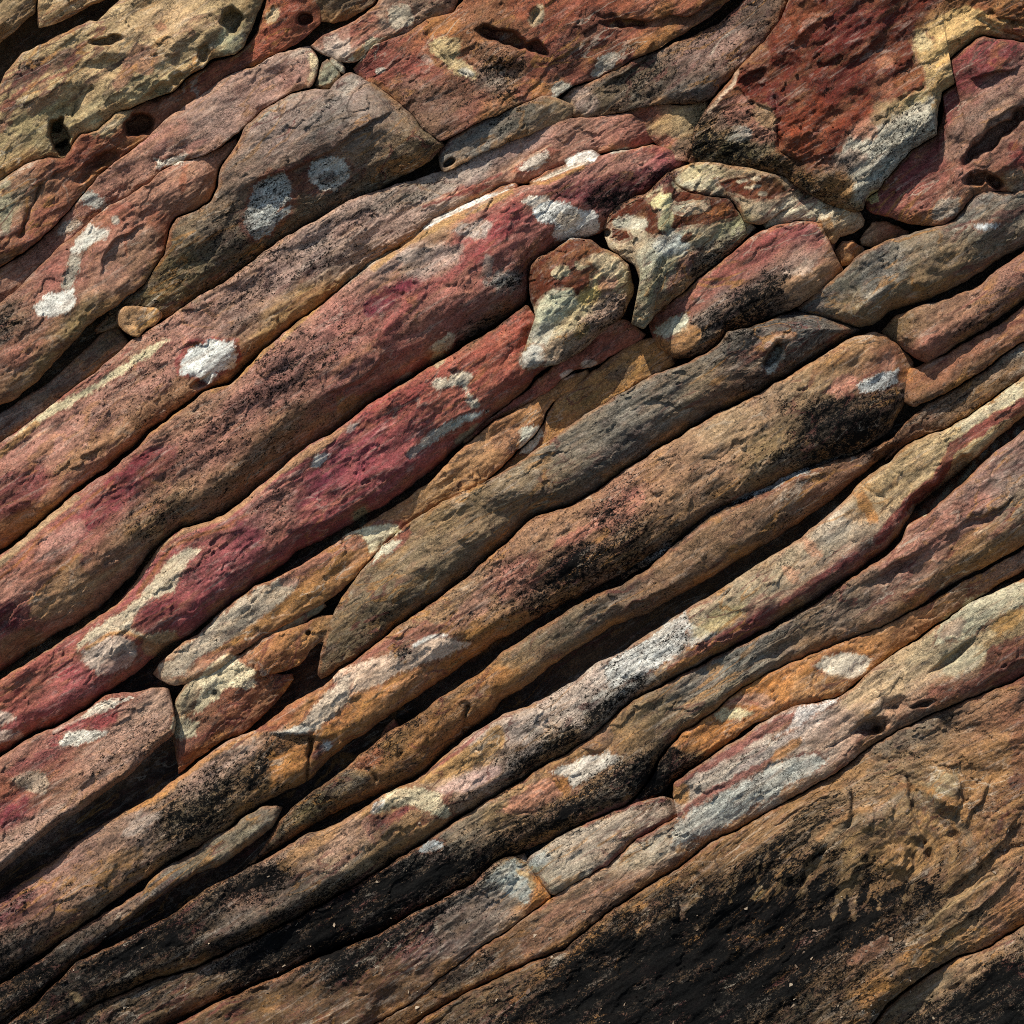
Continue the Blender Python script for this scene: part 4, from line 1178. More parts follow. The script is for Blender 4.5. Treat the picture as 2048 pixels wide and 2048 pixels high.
spot('I 1230,340', 100, 30, 30, '#75685a', 18, 18, .7, .35)
spot('I 960,560', 80, 16, 33, '#94683a', 10, 12, .6, .2)
spot('I 760,820', 70, 36, 33, '#6e5c46', 16, 16, .5, .6)
spot('I 1150,850', 60, 40, 20, '#7c6652', 16, 16, .6, .4)
area('I 1932,200 1932,600 1850,500 1860,300', '#7a4638', 14, 12, .6, .2)
line('I 574,928 551,983 548,1026', 2.3, '#866844', 5, 9, .9, 0.56)
line('I 632,1000 617,1123 601,1248', 3.4, '#7a6240', 5, 9, .9, 0.62)
line('I 602,963 594,1082 577,1203', 3.0, '#866844', 5, 9, .9, 0.49)
line('I 654,1028 620,1123 564,1214', 5.5, '#7a6240', 5, 9, .9, 0.62)
line('I 686,1060 663,1136 655,1205', 3.1, '#6a5236', 5, 9, .9, 0.62)
line('I 335,1064 301,1134 278,1194', 5.1, '#7a6240', 5, 9, .9, 0.53)
line('I 1022,1076 1003,1156 996,1229', 5.3, '#7a6240', 5, 9, .9, 0.47)
line('I 879,1066 836,1189 785,1316', 4.8, '#7a6240', 5, 9, .9, 0.65)
line('I 526,929 515,1007 497,1079', 3.1, '#866844', 5, 9, .9, 0.54)
line('I 1012,1082 989,1177 976,1269', 5.4, '#6a5236', 5, 9, .9, 0.50)
line('I 1169,1119 1144,1213 1129,1304', 2.7, '#866844', 5, 9, .9, 0.46)
line('I 718,1060 686,1113 668,1154', 4.7, '#866844', 5, 9, .9, 0.45)
line('I 632,1000 566,1121 505,1244', 5.8, '#6a5236', 5, 9, .9, 0.59)
line('I 392,1014 334,1108 287,1199', 3.0, '#6a5236', 5, 9, .9, 0.64)
line('I 677,1057 663,1104 669,1138', 5.1, '#866844', 5, 9, .9, 0.65)
line('I 995,1091 993,1172 965,1246', 2.5, '#7a6240', 5, 9, .9, 0.46)
line('I 492,948 462,1047 459,1143', 4.0, '#7a6240', 5, 9, .9, 0.51)
line('I 358,1044 345,1155 303,1266', 4.6, '#7a6240', 5, 9, .9, 0.55)
line('I 581,936 570,1014 565,1086', 3.0, '#866844', 5, 9, .9, 0.62)
line('I 918,1079 902,1128 901,1164', 2.8, '#7a6240', 5, 9, .9, 0.53)
line('I 602,963 560,1035 529,1098', 2.5, '#6a5236', 5, 9, .9, 0.53)
line('I 1328,1135 1286,1232 1230,1326', 4.0, '#7a6240', 5, 9, .9, 0.54)
line('I 1349,1148 1287,1239 1244,1325', 3.2, '#866844', 5, 9, .9, 0.61)
line('I 1066,1053 1029,1162 983,1271', 4.7, '#866844', 5, 9, .9, 0.52)
line('I 775,1060 724,1144 686,1224', 4.5, '#7a6240', 5, 9, .9, 0.46)
line('I 1327,1134 1304,1191 1271,1236', 2.2, '#7a6240', 5, 9, .9, 0.59)
line('I 78,1224 29,1290', 3.2, '#7a6240', 5, 9, .9, 0.48)
line('I -105,1337 -148,1393', 3.2, '#866844', 5, 9, .9, 0.58)
line('I 130,1228 90,1281', 4.0, '#866844', 5, 9, .9, 0.57)
line('I 137,1217 63,1315', 3.3, '#7a6240', 5, 9, .9, 0.46)
line('I 156,1182 85,1278', 3.8, '#7a6240', 5, 9, .9, 0.46)
line('I -152,1384 -225,1481', 2.9, '#866844', 5, 9, .9, 0.57)
line('I -148,1355 -197,1419', 4.4, '#866844', 5, 9, .9, 0.51)
line('I 255,1158 206,1223', 2.2, '#6a5236', 5, 9, .9, 0.57)
line('I 19,1299 -30,1365', 4.1, '#866844', 5, 9, .9, 0.46)
line('I 328,1064 284,1124', 4.5, '#866844', 5, 9, .9, 0.47)
line('I 134,1185 97,1235', 4.1, '#866844', 5, 9, .9, 0.52)
line('I 3,1271 -70,1369', 4.1, '#7a6240', 5, 9, .9, 0.55)
line('I -127,1308 -195,1399', 3.8, '#6a5236', 5, 9, .9, 0.46)
line('I -52,1326 -99,1389', 4.3, '#6a5236', 5, 9, .9, 0.45)
# corner ridge
area('I 1700,1380 1932,1100 1932,1320 1800,1440', '#94624a', 14, 12, .6, .2)
spot('I 1440,1500', 60, 20, 40, '#8a7c58', 14, 14, .7, .35)
spot('I 1080,1530', 16, 50, -60, '#8e5e4c', 10, 10, .7, .15)
area('I 1250,1932 1500,1790 1700,1690 1800,1600 1932,1520 1960,1960', '#191917', 13, 16, .95, .85)
area('I 1180,1932 1300,1800 1500,1660 1550,1640 1500,1740 1300,1880', '#857258', 10, 10, .6, .3)
# bottom left algae
area('G -20,1500 200,1580 420,1610 350,1720 200,1800 0,1900 -60,1932', '#2c2824', 16, 14, .7, .7)
area('G 0,1750 200,1700 420,1640 700,1600 800,1660 500,1790 400,1932 0,1932', '#2a2620', 18, 16, .6, .7)
area('G 1240,1560 1500,1400 1932,1200 1932,1640 1500,1640 1250,1740 1200,1680', '#1b1b1a', 16, 14, .88, .88)
spot('G 900,1700', 120, 30, 30, '#4e402e', 24, 20, .7, .45)
spot('G 430,1790', 20, 8, -40, '#8a7450', 5, 7, .7, .3)
spot('G 1050,1780', 120, 16, 26, '#6a5238', 14, 14, .7, .3)
spot('G 1500,1850', 120, 30, 26, '#6b4f30', 20, 18, .6, .35)
spot('H 200,1750', 110, 26, 33, '#704c30', 18, 16, .6, .25)
area('H 300,1700 520,1560 700,1600 560,1700 400,1820 200,1932 60,1932', '#5c4432', 14, 12, .5, .4)
spot('H 730,1640', 70, 22, 33, '#3c3a38', 16, 14, .7, .65)
spot('H 700,1760', 100, 22, 33, '#5e4c34', 18, 16, .6, .4)

line('I 1304,1081 1317,1060 1323,1037 1322,1014 1314,991 1298,971 1277,956 1252,945 1224,940 1196,964 1168,971 1144,984 1125,1001', 5, '#4a3a2a', 6, 9, .75)
step('I 1144,984 1168,971 1196,964 1224,940 1252,945 1277,956 1298,971 1314,991 1322,1014', 4.0, 40)
line('I 1337,1100 1355,1072 1363,1040 1362,1008 1350,977 1329,950 1300,928 1266,913 1228,906 1189,940 1151,950 1118,967 1092,991', 8, '#9a7444', 6, 9, .75)
line('I 1370,1119 1393,1083 1404,1043 1401,1002 1386,963 1360,929 1323,901 1279,882 1231,873 1182,916 1134,929 1093,951 1059,981', 4, '#3c3026', 6, 9, .75)
line('I 1408,1141 1436,1096 1449,1046 1447,996 1428,947 1395,904 1350,870 1295,846 1235,835 1174,889 1115,904 1063,932 1021,969', 9, '#8c6a44', 6, 9, .75)
line('I 1450,1166 1485,1111 1501,1050 1498,988 1475,929 1435,877 1379,835 1313,806 1240,793 1165,858 1093,877 1030,910 979,956', 6, '#5a4632', 6, 9, .75)
step('I 1165,858 1240,793 1313,806 1379,835 1435,877 1475,929 1498,988 1501,1050', 4.0, 40)
line('I 1488,1188 1528,1124 1547,1054 1543,982 1517,913 1470,852 1406,804 1329,771 1244,755 1157,831 1074,852 1000,891 941,944', 8, '#a07a4a', 6, 9, .75)
line('I 1530,1212 1577,1138 1598,1057 1594,974 1564,895 1510,825 1435,769 1346,730 1248,712 1148,800 1052,825 967,869 899,931', 5, '#4a3828', 6, 9, .75)
line('I 1577,1239 1631,1155 1656,1061 1651,966 1616,875 1554,794 1468,730 1366,686 1253,665 1138,766 1027,794 930,846 852,916', 10, '#7c6a54', 6, 9, .75)
line('I 1629,1269 1690,1172 1719,1066 1713,957 1673,853 1602,761 1505,687 1388,637 1259,613 1127,728 1001,761 889,819 800,900', 8, '#94683a', 6, 9, .75)
step('I 1388,637 1505,687 1602,761 1673,853', 4.0, 40)
line('I 1686,1302 1755,1192 1787,1071 1781,947 1736,829 1655,724 1544,640 1411,583 1265,556 1115,687 971,724 845,791 743,882', 6, '#5a4434', 6, 9, .75)
line('I 1500,1150 1689,973 1920,847', 6, '#5a4230', 6, 9, .75)
step('I 1920,839 1689,965 1500,1142', -6.0, 30)
line('I 1560,1230 1731,1070 1940,956', 9, '#a07448', 6, 9, .75)
step('I 1940,948 1731,1062 1560,1222', -6.0, 30)
line('I 1480,1330 1696,1128 1960,984', 8, '#8a6a4c', 6, 9, .75)
step('I 1960,976 1696,1120 1480,1322', -6.0, 30)
line('I 1640,960 1775,834 1940,744', 5, '#4a3628', 6, 9, .75)
step('I 1940,736 1775,826 1640,952', -6.0, 30)
line('I 1700,860 1817,750 1960,672', 9, '#9a7044', 6, 9, .75)
step('I 1960,664 1817,742 1700,852', -6.0, 30)
line('I 1560,760 1695,634 1860,544', 8, '#a4784a', 6, 9, .75)
step('I 1860,536 1695,626 1560,752', -6.0, 30)
line('I 1300,1480 1552,1244 1860,1076', 9, '#a08258', 6, 9, .75)
step('I 1860,1068 1552,1236 1300,1472', -6.0, 30)
line('I 1420,1420 1627,1226 1880,1088', 5, '#4c3a2a', 6, 9, .75)
step('I 1880,1080 1627,1218 1420,1412', -6.0, 30)
line('I 1180,1640 1369,1463 1600,1337', 7, '#6c5238', 6, 9, .75)
step('I 1600,1329 1369,1455 1180,1632', -6.0, 30)
# brown film of algae on the low ground
area('G -300,1700 300,1480 700,1350 1000,1250 1500,1300 1932,1150 1932,2400 -300,2400', '#1d1813', 30, 24, .45)
area('H -100,1400 300,1300 700,1300 1000,1500 1500,1350 1932,1000 1932,2500 -100,2500', '#1d1813', 40, 24, .42)
area('I -400,1100 0,1150 300,950 700,900 1000,1050 1300,1150 1500,1200 1600,1500 1400,1932 1300,2400 -400,2400', '#1d1813', 40, 24, .38)
area('I 0,1000 300,880 600,690 900,520 1150,380 1400,250 1700,130 2100,0 2300,900 1932,1100 1400,1600 1000,1700 0,1700', '#4a3420', 30, 24, .22)
area('H 200,700 600,1000 1000,850 1300,640 1500,560 1800,480 1932,400 1932,560 1600,700 1200,900 1000,1000 700,1200 200,1350', '#1d1c1a', 20, 16, .35)
# ------------------------------------------------------------------ the rock behind and between the beds
LEDGES = 'tilted beds of layered sandstone'
rock('rock_face', '', '', 'S -260,-300 2300,-300', 'S -260,2330 2300,2330',
     C_('300,400,dbrown 1000,800,#40302a 1700,1500,dbrown 300,1700,#3a2c26'), H=4, base=-70, rt=.1, rb=.1, zt=.5, zb=.5,
     res=11, deep=60, kind='structure', wob=0)

# ------------------------------------------------------------------ the beds, from the upper left to the lower right
R = rock
R('rock_slab', 'plain brown rock cut off by the upper left corner of the slope', 'rock slab',
  'S -260,-40 -100,-130 78,-130', 'S -260,240 -120,160 0,85 40,50 70,25 80,-40', C_('0,20,#8f7654 40,40,#7d6242'), H=34, base=10, capr=30, rb=.4)
R('rock_slab', 'small tan rock with a straight left side, above the weathered slab', 'rock slab',
  'S 74,50 80,-20 82,-120 330,-160', 'S 76,56 110,47 160,22 205,0 260,-40 360,-120', C_('120,10,tan 180,0,#8f7654'), H=32, base=8, capl=14, rb=.4)
R('weathered_slab', 'broad tan slab eaten into hollows, stained plum at its upper edge', 'rock slab',
  'S -260,330 -120,250 0,172 14,142 43,112 90,87 152,54 178,43 197,45 215,25 240,0 300,-60 420,-130',
  'S -260,520 -140,440 0,360 30,340 62,322 100,312 125,318 145,285 160,268 188,260 214,240 232,224 255,218 300,197 345,183 362,165 370,155 405,134 420,116 440,112 472,108 485,95 500,60 525,0 550,-60 570,-130',
  C_('40,190,#9a7f58 200,150,tan 350,60,#b0906a 90,250,#9c8a5e 30,300,#a08a60 300,200,#a89468 430,30,#a0865e 480,60,#7c7050 -100,350,tan'),
  H=46, base=10, rt=.18, rb=.22, smooth=8)
R('rock_ledge', 'rusty red scalloped ledge running under the weathered tan slab', 'rock ledge',
  'S -260,525 -140,445 0,365 30,345 62,326 102,315 128,320 148,288 163,272 190,264 216,244 234,228 257,222 302,201 347,187 365,170 374,160 408,139 430,122 474,112 490,98 515,66 535,0 560,-80',
  'S -260,710 -150,635 0,532 36,510 69,488 120,438 163,390 197,350 232,320 276,288 319,250 344,228 384,202 449,152 507,130 560,105 600,80 640,50 640,-40',
  C_('20,400,#8c8264 70,360,#7c4638 100,430,#824a3a 160,320,#7c4030 250,300,#6e4028 340,240,#7e4a34 430,160,#8c4a36 520,100,#8a4430 600,30,#7c3c2a 40,480,#7c4638'),
  H=58, base=0, rt=.16, rb=.8, smooth=8)
R('rock_ledge', 'crumbling orange flake in the dark slot below the red ledge', 'rock flake',
  'S 195,300 200,290 222,288 245,281 262,298', 'S 196,306 205,320 200,340 215,345 240,330 258,305', C_('220,300,#8c6038 230,325,#7a5230'), H=20, base=-8, capl=6, capr=6)
R('rock_lump', 'dark brown lump at the top edge, between the red ledge and the pale jointed rock', 'rock lump',
  'S 600,5 610,-60 680,-90 780,-90', 'S 602,15 620,30 640,42 665,46 700,36 740,12 775,-30', C_('650,10,#5c4832 700,10,#5e4a38'), H=26, base=6, capl=12, facet=1.7, smooth=5)
R('rock_bed', 'long smooth pinkish grey bed with a bleached notch, under the rusty red ledge', 'rock bed',
  'S -260,720 -150,640 0,540 36,518 69,496 120,446 163,398 197,355 232,325 276,293 319,254 344,232 384,206 449,156 507,134 560,108 612,91 622,93',
  'S -260,770 -150,690 0,605 36,576 109,500 170,449 217,409 261,388 301,362 319,340 362,322 417,306 440,291 489,252 529,215 565,190 594,179 623,172 632,148 638,120 624,97',
  C_('0,560,#8a6254 80,500,#8a5c50 150,420,#8c5e52 250,350,#8e6256 330,290,#906a60 420,230,#8c7068 520,180,#927068 590,140,#94686 620,110,#b0a090'.replace('#94686 ', '#946860 ')),
  H=36, rt=.3, rb=.5, capr=14, zt=0.8, zb=0.72, band=0.28, rim=0.35)
R('wedge_stone', 'greenish wedge stone jammed in the cross joint at the end of the pink bed', 'stone',
  'S 630,172 638,150 645,128 655,120 668,130', 'S 632,176 650,178 668,172 681,150 678,140', C_('645,150,#8a866c 665,150,#6c6a58,.5'), H=22, base=2, capl=8, capr=8, facet=1.7, smooth=5)
R('wedge_stone', 'small cream stone in the cross joint, above the greenish wedge', 'stone',
  'S 656,124 662,116 676,120 692,138', 'S 658,127 668,134 680,142 690,146', C_('672,128,#b0a890,.25'), H=14, base=4, capl=6, capr=6, facet=1.7, smooth=5)
R('rock_bed', 'pink bed with white lichen blotches and a stepped broken lower edge', 'rock bed',
  'S -260,780 -150,696 0,609 36,580 109,504 170,453 217,413 261,392 301,366 319,346 362,326 417,312 440,297 460,285 474,277',
  'S -260,990 -100,878 0,808 33,796 80,755 138,690 175,650 218,620 275,576 298,551 326,508 337,457 348,432 382,420 417,400 430,372 432,348 447,320 475,283',
  C_('20,620,#6a5448,.5 60,600,#84544a 120,540,#88504a 60,700,#8a5248 150,650,#74603c 90,720,#6e5c38,.3 200,500,#8c5c50 260,440,#925e4e 300,380,#946656 380,350,#95685a 400,390,#84604e 250,500,#8a6456 300,480,#7e5c4a 440,310,#8e6c5c 0,660,#4a4038,.7'),
  H=60, rt=.22, rb=.55, capr=20, zt=0.85, zb=0.4, band=0.28, rim=0.35)
R('rock_bed', 'broad grey brown bed carrying two round pale lichen discs', 'rock bed',
  'S 190,664 222,624 277,582 300,556 330,510 342,460 354,436 388,424 424,402 438,372 440,345 455,318 480,284 489,258 529,221 565,196 594,185 623,178 660,182 674,160 690,148 707,147',
  'S 192,668 230,655 270,648 330,636 398,590 453,562 525,504 576,468 616,446 700,412 780,364 860,322 891,290 848,258 819,221 775,185 746,163 712,149',
  C_('260,620,#54492f,.45 350,540,#5e5238,.4 400,470,#6c5a46,.3 470,330,#7e6658,.15 560,260,#84706a 620,210,#8c746a 680,200,#84706a,.2 740,200,#7a6a60,.3 600,360,#6a5040 560,450,#62533c,.4 480,520,#57492f,.5 700,330,#7a6656,.25 780,300,#705c48,.4 840,290,#66563e,.5 680,390,#5e5648,.5 650,280,#6c5650'),
  H=84, rt=.2, rb=0.6, capl=14, csm=24, zt=0.85, zb=0.15)
R('rock_ledge', 'narrow slate grey ledge low between the blotched pink bed and the striped bed', 'rock ledge',
  'S -260,1010 -100,890 0,830 36,805 101,765 181,690 215,660 240,655', 'S -260,1060 -150,985 0,884 47,851 109,804 181,750 260,690 245,665',
  C_('20,850,#625c56 100,790,#605a52 180,710,#665848 230,670,#57462f'), H=22, base=-14, capr=10)
R('loose_stone', 'loose tan stone lying in the gap beside the big grey brown bed', 'stone',
  'S 233,640 236,622 250,613 272,614 290,618 312,617 325,628', 'S 234,645 245,660 262,670 276,672 292,655 310,648 325,632', C_('260,640,#a8805c 310,630,#a87a3c'), H=30, base=24, capl=10, capr=10, rt=.4, rb=.5, wob=.5, facet=1.7, smooth=5)
R('lichen_chip', 'small grey chips of stone wedged above the loose tan stone', 'stone',
  'S 218,628 240,600 262,585 277,582', 'S 222,632 250,618 272,612 280,592', C_('250,605,#75746c,.3'), H=14, base=6, capl=6, capr=6)
STRIPED = R('striped_bed', 'black speckled pink bed with a long cream stripe and an ochre lower edge', 'rock bed',
  'S -260,1070 -150,990 0,888 47,855 109,808 181,754 275,674 330,642 398,594 453,566 525,508 576,472 640,438 700,402 780,374 877,346 930,320 1000,292 1090,256 1149,238 1199,234 1254,226 1300,252 1322,272',
  'S -260,1290 -150,1205 0,1098 54,1062 91,1030 145,982 188,952 232,920 268,890 297,856 319,844 362,812 405,778 455,764 500,722 525,696 594,640 645,604 700,558 746,520 801,492 848,454 877,434 928,413 1011,376 1065,362 1145,330 1200,305 1240,300 1322,280',
  C_('30,980,#8a5048,.3 100,900,#98685e,.25 200,830,#94685c,.55 300,760,#92665c,.6 380,700,#96625a,.5 480,640,#7e625a,.7 420,680,#8c6a60,.4 560,560,#9c7c74,.7 650,520,#8c7a74,.7 700,450,#a0847a,.5 620,590,#8a6836,.3 550,650,#88683a,.3 800,430,#9a7c72,.4 850,380,#7a7068,.5 950,340,#94807a,.45 1050,290,#8e706a,.3 1150,260,#8c6256,.25 1250,250,#8a5a50,.3 1290,270,#8a4a40 1100,310,#8e6054 1000,370,#8e604e 60,1040,#8c5a38'),
  H=66, rt=.26, rb=0.5, capr=14, zt=0.85, zb=0.3, band=0.28, rim=0.35, kk=0.8)
R('mineral_vein', 'white mineral vein in the seam', '', 'S 800,494 846,454 877,433 928,411 985,385 1011,372 1035,366', 'S 803,499 850,462 880,444 930,423 990,397 1015,385 1038,372',
  C_('820,480,#b5b1a2,.5 880,440,#cfccc2,.15 950,405,#d2cfc6,.05 1020,375,#b58a70'), H=16, base=22, rt=.4, rb=.5, capl=10, capr=10, parent=STRIPED, rough=.4, deep=40)
R('mineral_vein', 'bright white blunt end of the vein', '', 'S 1058,366 1090,347 1125,334 1145,315 1165,303 1190,302 1201,310', 'S 1062,372 1095,358 1130,343 1150,338 1175,332 1195,322 1202,314',
  C_('1080,360,#b9a898 1130,335,#cdbfb0 1170,318,#e2ddd4,0'), H=18, base=24, rt=.4, rb=.5, capl=10, capr=10, parent=STRIPED, rough=.4, deep=40)
R('mineral_vein', 'grey black speckled vein in the seam', '', 'S 600,634 645,598 700,550 746,514 800,488', 'S 602,642 648,608 704,562 750,528 803,499',
  C_('620,625,#5a5850,.6 700,555,#8a887a,.6 750,520,#a3a08f,.6 790,495,#a9a698,.5'), H=10, base=8, rt=.4, rb=.5, capl=10, capr=10, parent=STRIPED, rough=.5, deep=40)
R('rock_bed', 'wide rose and maroon bed crossed by dark wine blotches, below the white vein', 'rock bed',
  'S -260,1300 -150,1215 0,1112 54,1074 91,1040 145,994 188,965 232,936 268,904 297,870 319,855 362,823 410,786 462,770 500,735 525,703 594,648 645,612 700,565 746,528 801,499 848,460 877,441 928,420 1011,384 1065,369 1145,337 1200,312 1240,305 1300,290 1345,300 1372,318',
  'S -260,1530 -150,1440 0,1344 54,1304 109,1268 159,1239 203,1210 232,1181 268,1145 297,1105 330,1076 362,1054 399,1045 446,1027 486,998 522,973 554,951 594,918 652,875 700,838 732,808 783,776 848,736 899,707 964,663 1015,634 1054,603 1062,540 1110,497 1160,478 1200,464 1230,436 1270,400 1320,366 1374,326',
  C_('20,1180,#96665a,.2 80,1120,#8c5248,.2 40,1230,#7e3a40 120,1180,#8e6a4c 180,1050,#7e3a40,.3 250,1010,#7c444a 330,930,#8a5a50,.5 400,880,#8c5c54,.6 300,1030,#7c6046,.6 500,800,#8e605a,.65 420,830,#86684c,.4 560,850,#7a5a3a,.5 620,700,#8a605a,.6 700,640,#945a54,.45 760,620,#94524c,.35 700,760,#8c5450,.3 850,600,#97605a,.4 780,520,#9a7e74,.5 900,520,#984c4e,.3 950,560,#905650,.35 1000,590,#6c4640,.5 900,680,#6a3c34,.4 980,450,#8c4046,.2 1080,340,#9a6e62,.2 1180,340,#9c6a62,.2 1260,320,#94645c,.3 1330,320,#7a3a44,.4 1150,380,#7e3e44,.3 1120,480,#8c5650,.4 800,700,#8a4c48,.3 860,460,#9c7a58,.2'),
  H=98, base=4, rt=.24, rb=0.6, capr=16, csm=24, zt=0.8, zb=0.05, band=0.28, rim=0.35, kk=0.8)
R('rock_bed', 'crimson bed with a tan upper rim and a long ragged cream crust', 'rock bed',
  'S -260,1540 -150,1450 0,1360 65,1322 120,1286 174,1250 239,1207 268,1170 290,1134 315,1101 333,1080 366,1060 409,1047 453,1029 489,1000 525,971 565,935 616,891 652,877 700,842 732,815 783,783 848,743 899,714 971,670 1015,641 1054,609 1085,660 1105,700 1108,725',
  'S -260,1690 -150,1605 0,1506 51,1474 80,1460 116,1445 174,1413 217,1380 272,1344 300,1321 340,1286 370,1276 417,1238 464,1204 518,1164 565,1128 598,1099 645,1077 700,1048 728,1030 775,1005 826,968 866,936 906,900 928,882 964,849 989,824 1022,802 1058,772 1070,752 1095,735',
  C_('30,1390,#8c4a40 60,1440,#8a4048 150,1350,#88404a 220,1310,#8a4a40 320,1180,#844048 400,1200,#843c46 450,1110,#86424a 520,1060,#8e5450,.3 600,980,#905650,.2 620,900,#863848 700,950,#8c424a 760,850,#964e48 840,780,#964840 930,750,#964c40 1000,700,#96483c 1060,680,#8e443a 900,830,#904c44 800,900,#86424a,.3 700,1020,#78323c 560,1090,#783640,.3 1040,760,#8a443a'),
  H=76, base=2, rt=.2, rb=0.42, zb=0, capr=14, csm=22, zt=0.75, band=0.28, rim=0.35)
R('rock_ledge', 'thin twisted red ledge trailing down from under the round lichen stone', 'rock ledge',
  'S 925,880 985,832 1060,778 1072,762 1098,742 1108,730 1140,712 1165,700 1200,660 1212,640 1250,640 1268,650 1290,672',
  'S 928,886 990,836 1034,822 1062,804 1098,780 1120,760 1150,738 1180,735 1215,715 1245,698 1285,680',
  C_('1000,820,#8a443a 1080,780,#8a463c 1150,720,#8c4a40 1220,670,#8e4c40'), H=30, base=0, rt=.3, rb=.5, capl=12, capr=10)
R('ochre_bed', 'tan to ochre bed with a cream nose, split off by a slanting crack', 'rock bed',
  'S 306,1348 319,1330 362,1290 399,1268 449,1221 507,1178 554,1156 590,1138 640,1110 674,1086 700,1068 728,1054 775,1022 819,996 866,960 899,924 928,895 964,866 993,841 1036,823 1065,804 1102,779 1123,761 1150,748 1178,742',
  'S 310,1352 345,1372 420,1350 462,1318 500,1288 545,1262 600,1232 640,1208 672,1186 713,1150 745,1110 768,1087 800,1064 825,1042 870,1010 905,996 940,984 968,965 1000,935 1036,898 1078,855 1088,832 1104,803 1145,780 1180,746',
  C_('350,1330,#a08a74,.3 450,1250,#9a8a78,.35 540,1180,#94604e 620,1160,#a06c3a 600,1200,#9c6c38 700,1110,#9a6a48 760,1060,#8e6248 800,1020,#9a7048 860,990,#937048,.2 900,940,#9c7048 960,900,#a07650 1000,860,#94603e 1050,830,#98683e 1100,790,#a06c38 420,1310,#905a44'),
  H=50, base=-2, rt=.2, rb=.6, zb=0.65, capl=14, capr=10, zt=0.8)
R('ochre_bed', 'ochre wedge right of the slanting crack, below the thin red ledge', 'rock bed',
  'S 968,972 1003,942 1040,904 1064,880 1089,850 1099,825 1114,800 1150,776 1182,748 1215,722 1260,692 1300,677 1335,680 1352,700',
  'S 972,976 1010,950 1055,914 1102,876 1162,836 1242,786 1312,746 1347,730 1356,712',
  C_('1000,960,#7c6038 1050,920,#8c6838 1100,860,#94683a 1180,800,#8e6a3a,.2 1200,740,#9c7040 1280,740,#8a6636,.3 1320,690,#a06c34'),
  H=26, base=-4, rt=.3, rb=.3, zb=0.85, capr=12, capl=12, zt=0.8)
R('stone_slab', 'small tilted grey slab resting above the orange crust with a hole', 'stone',
  'S 490,1300 530,1252 580,1220 625,1200 645,1203 652,1214', 'S 494,1306 540,1284 600,1250 642,1224', C_('560,1250,#8a7c64 620,1215,#6e6650 520,1285,#907a68'), H=18, base=6, capl=8, capr=8, facet=1.7, smooth=5)
R('rock_crust', 'orange brown crust with a small round hole, crumbling above a dark cave', 'rock crust',
  'S 420,1360 500,1298 545,1272 600,1252 640,1236 680,1232 705,1250 714,1278', 'S 425,1378 470,1372 520,1352 560,1345 600,1326 622,1298 642,1282 680,1288 706,1292',
  C_('460,1340,#94604c 540,1290,#a0683e 600,1270,#a06c38 650,1255,#80603c 690,1260,#6a5640,.3 560,1330,#7e4a30'), H=26, base=8, rt=.3, rb=.5, capl=14, capr=12, facet=1.7, smooth=5)
R('broken_lump', 'broken red lump with a cream hollowed knob, beside the square end of the pink block', 'rock lump',
  'S 343,1440 352,1400 378,1358 405,1332 432,1312 470,1308 505,1325 530,1345 560,1352 585,1350',
  'S 345,1475 352,1510 357,1545 400,1512 450,1476 480,1470 500,1455 530,1425 562,1392 588,1358',
  C_('370,1400,#a09476,.3 365,1440,#a09476,.4 400,1430,#7e4636 440,1400,#854a38 470,1400,#8a4c38 430,1470,#6a3a2c 520,1380,#8c5a3a 540,1390,#6a4a34 370,1510,#7a4236'),
  H=40, base=-10, rt=.3, rb=.45, capl=12, capr=12, facet=1.7, smooth=5)
crack('G 1100,240 1150,190 1260,90 1330,60', 2, 2)
R('brown_log_bed', 'smooth grey brown log shaped bed with a knobbly dark upper end', 'rock bed',
  'S 636,1352 644,1300 662,1245 688,1190 715,1155 768,1091 820,1048 870,1014 925,985 970,968 1050,918 1100,879 1160,839 1240,789 1310,749 1348,735 1413,710 1440,688 1457,662 1500,655 1540,640 1565,630 1592,622',
  'S 640,1358 655,1350 676,1334 700,1324 746,1288 812,1237 877,1194 935,1150 982,1107 1022,1074 1062,1034 1094,1020 1145,1009 1196,976 1254,933 1312,897 1374,860 1420,831 1504,792 1551,763 1602,734 1650,700 1700,672 1722,658 1674,643 1649,632 1605,624',
  C_('700,1250,#6a5840,.3 720,1200,#74624c,.2 800,1130,#7c6a52,.2 760,1250,#4e4230,.5 900,1030,#8a6e4c,.1 950,1050,#725e48,.25 1050,960,#7c6850,.2 1100,980,#54483a,.4 1150,880,#74695a,.25 1250,830,#6c665c,.3 1250,890,#56504a,.4 1350,780,#6a6258,.3 1400,760,#7a6448,.25 1450,700,#5e5850,.35 1500,740,#5c5046,.4 1480,770,#7a5440,.3 1560,690,#55534f,.4 1620,650,#4e4e4c,.45 1680,660,#5a5048,.4 1580,720,#60504a,.4'),
  H=88, rt=.4, rb=0.58, capl=20, capr=14, zt=0.82, csm=24, zb=0)
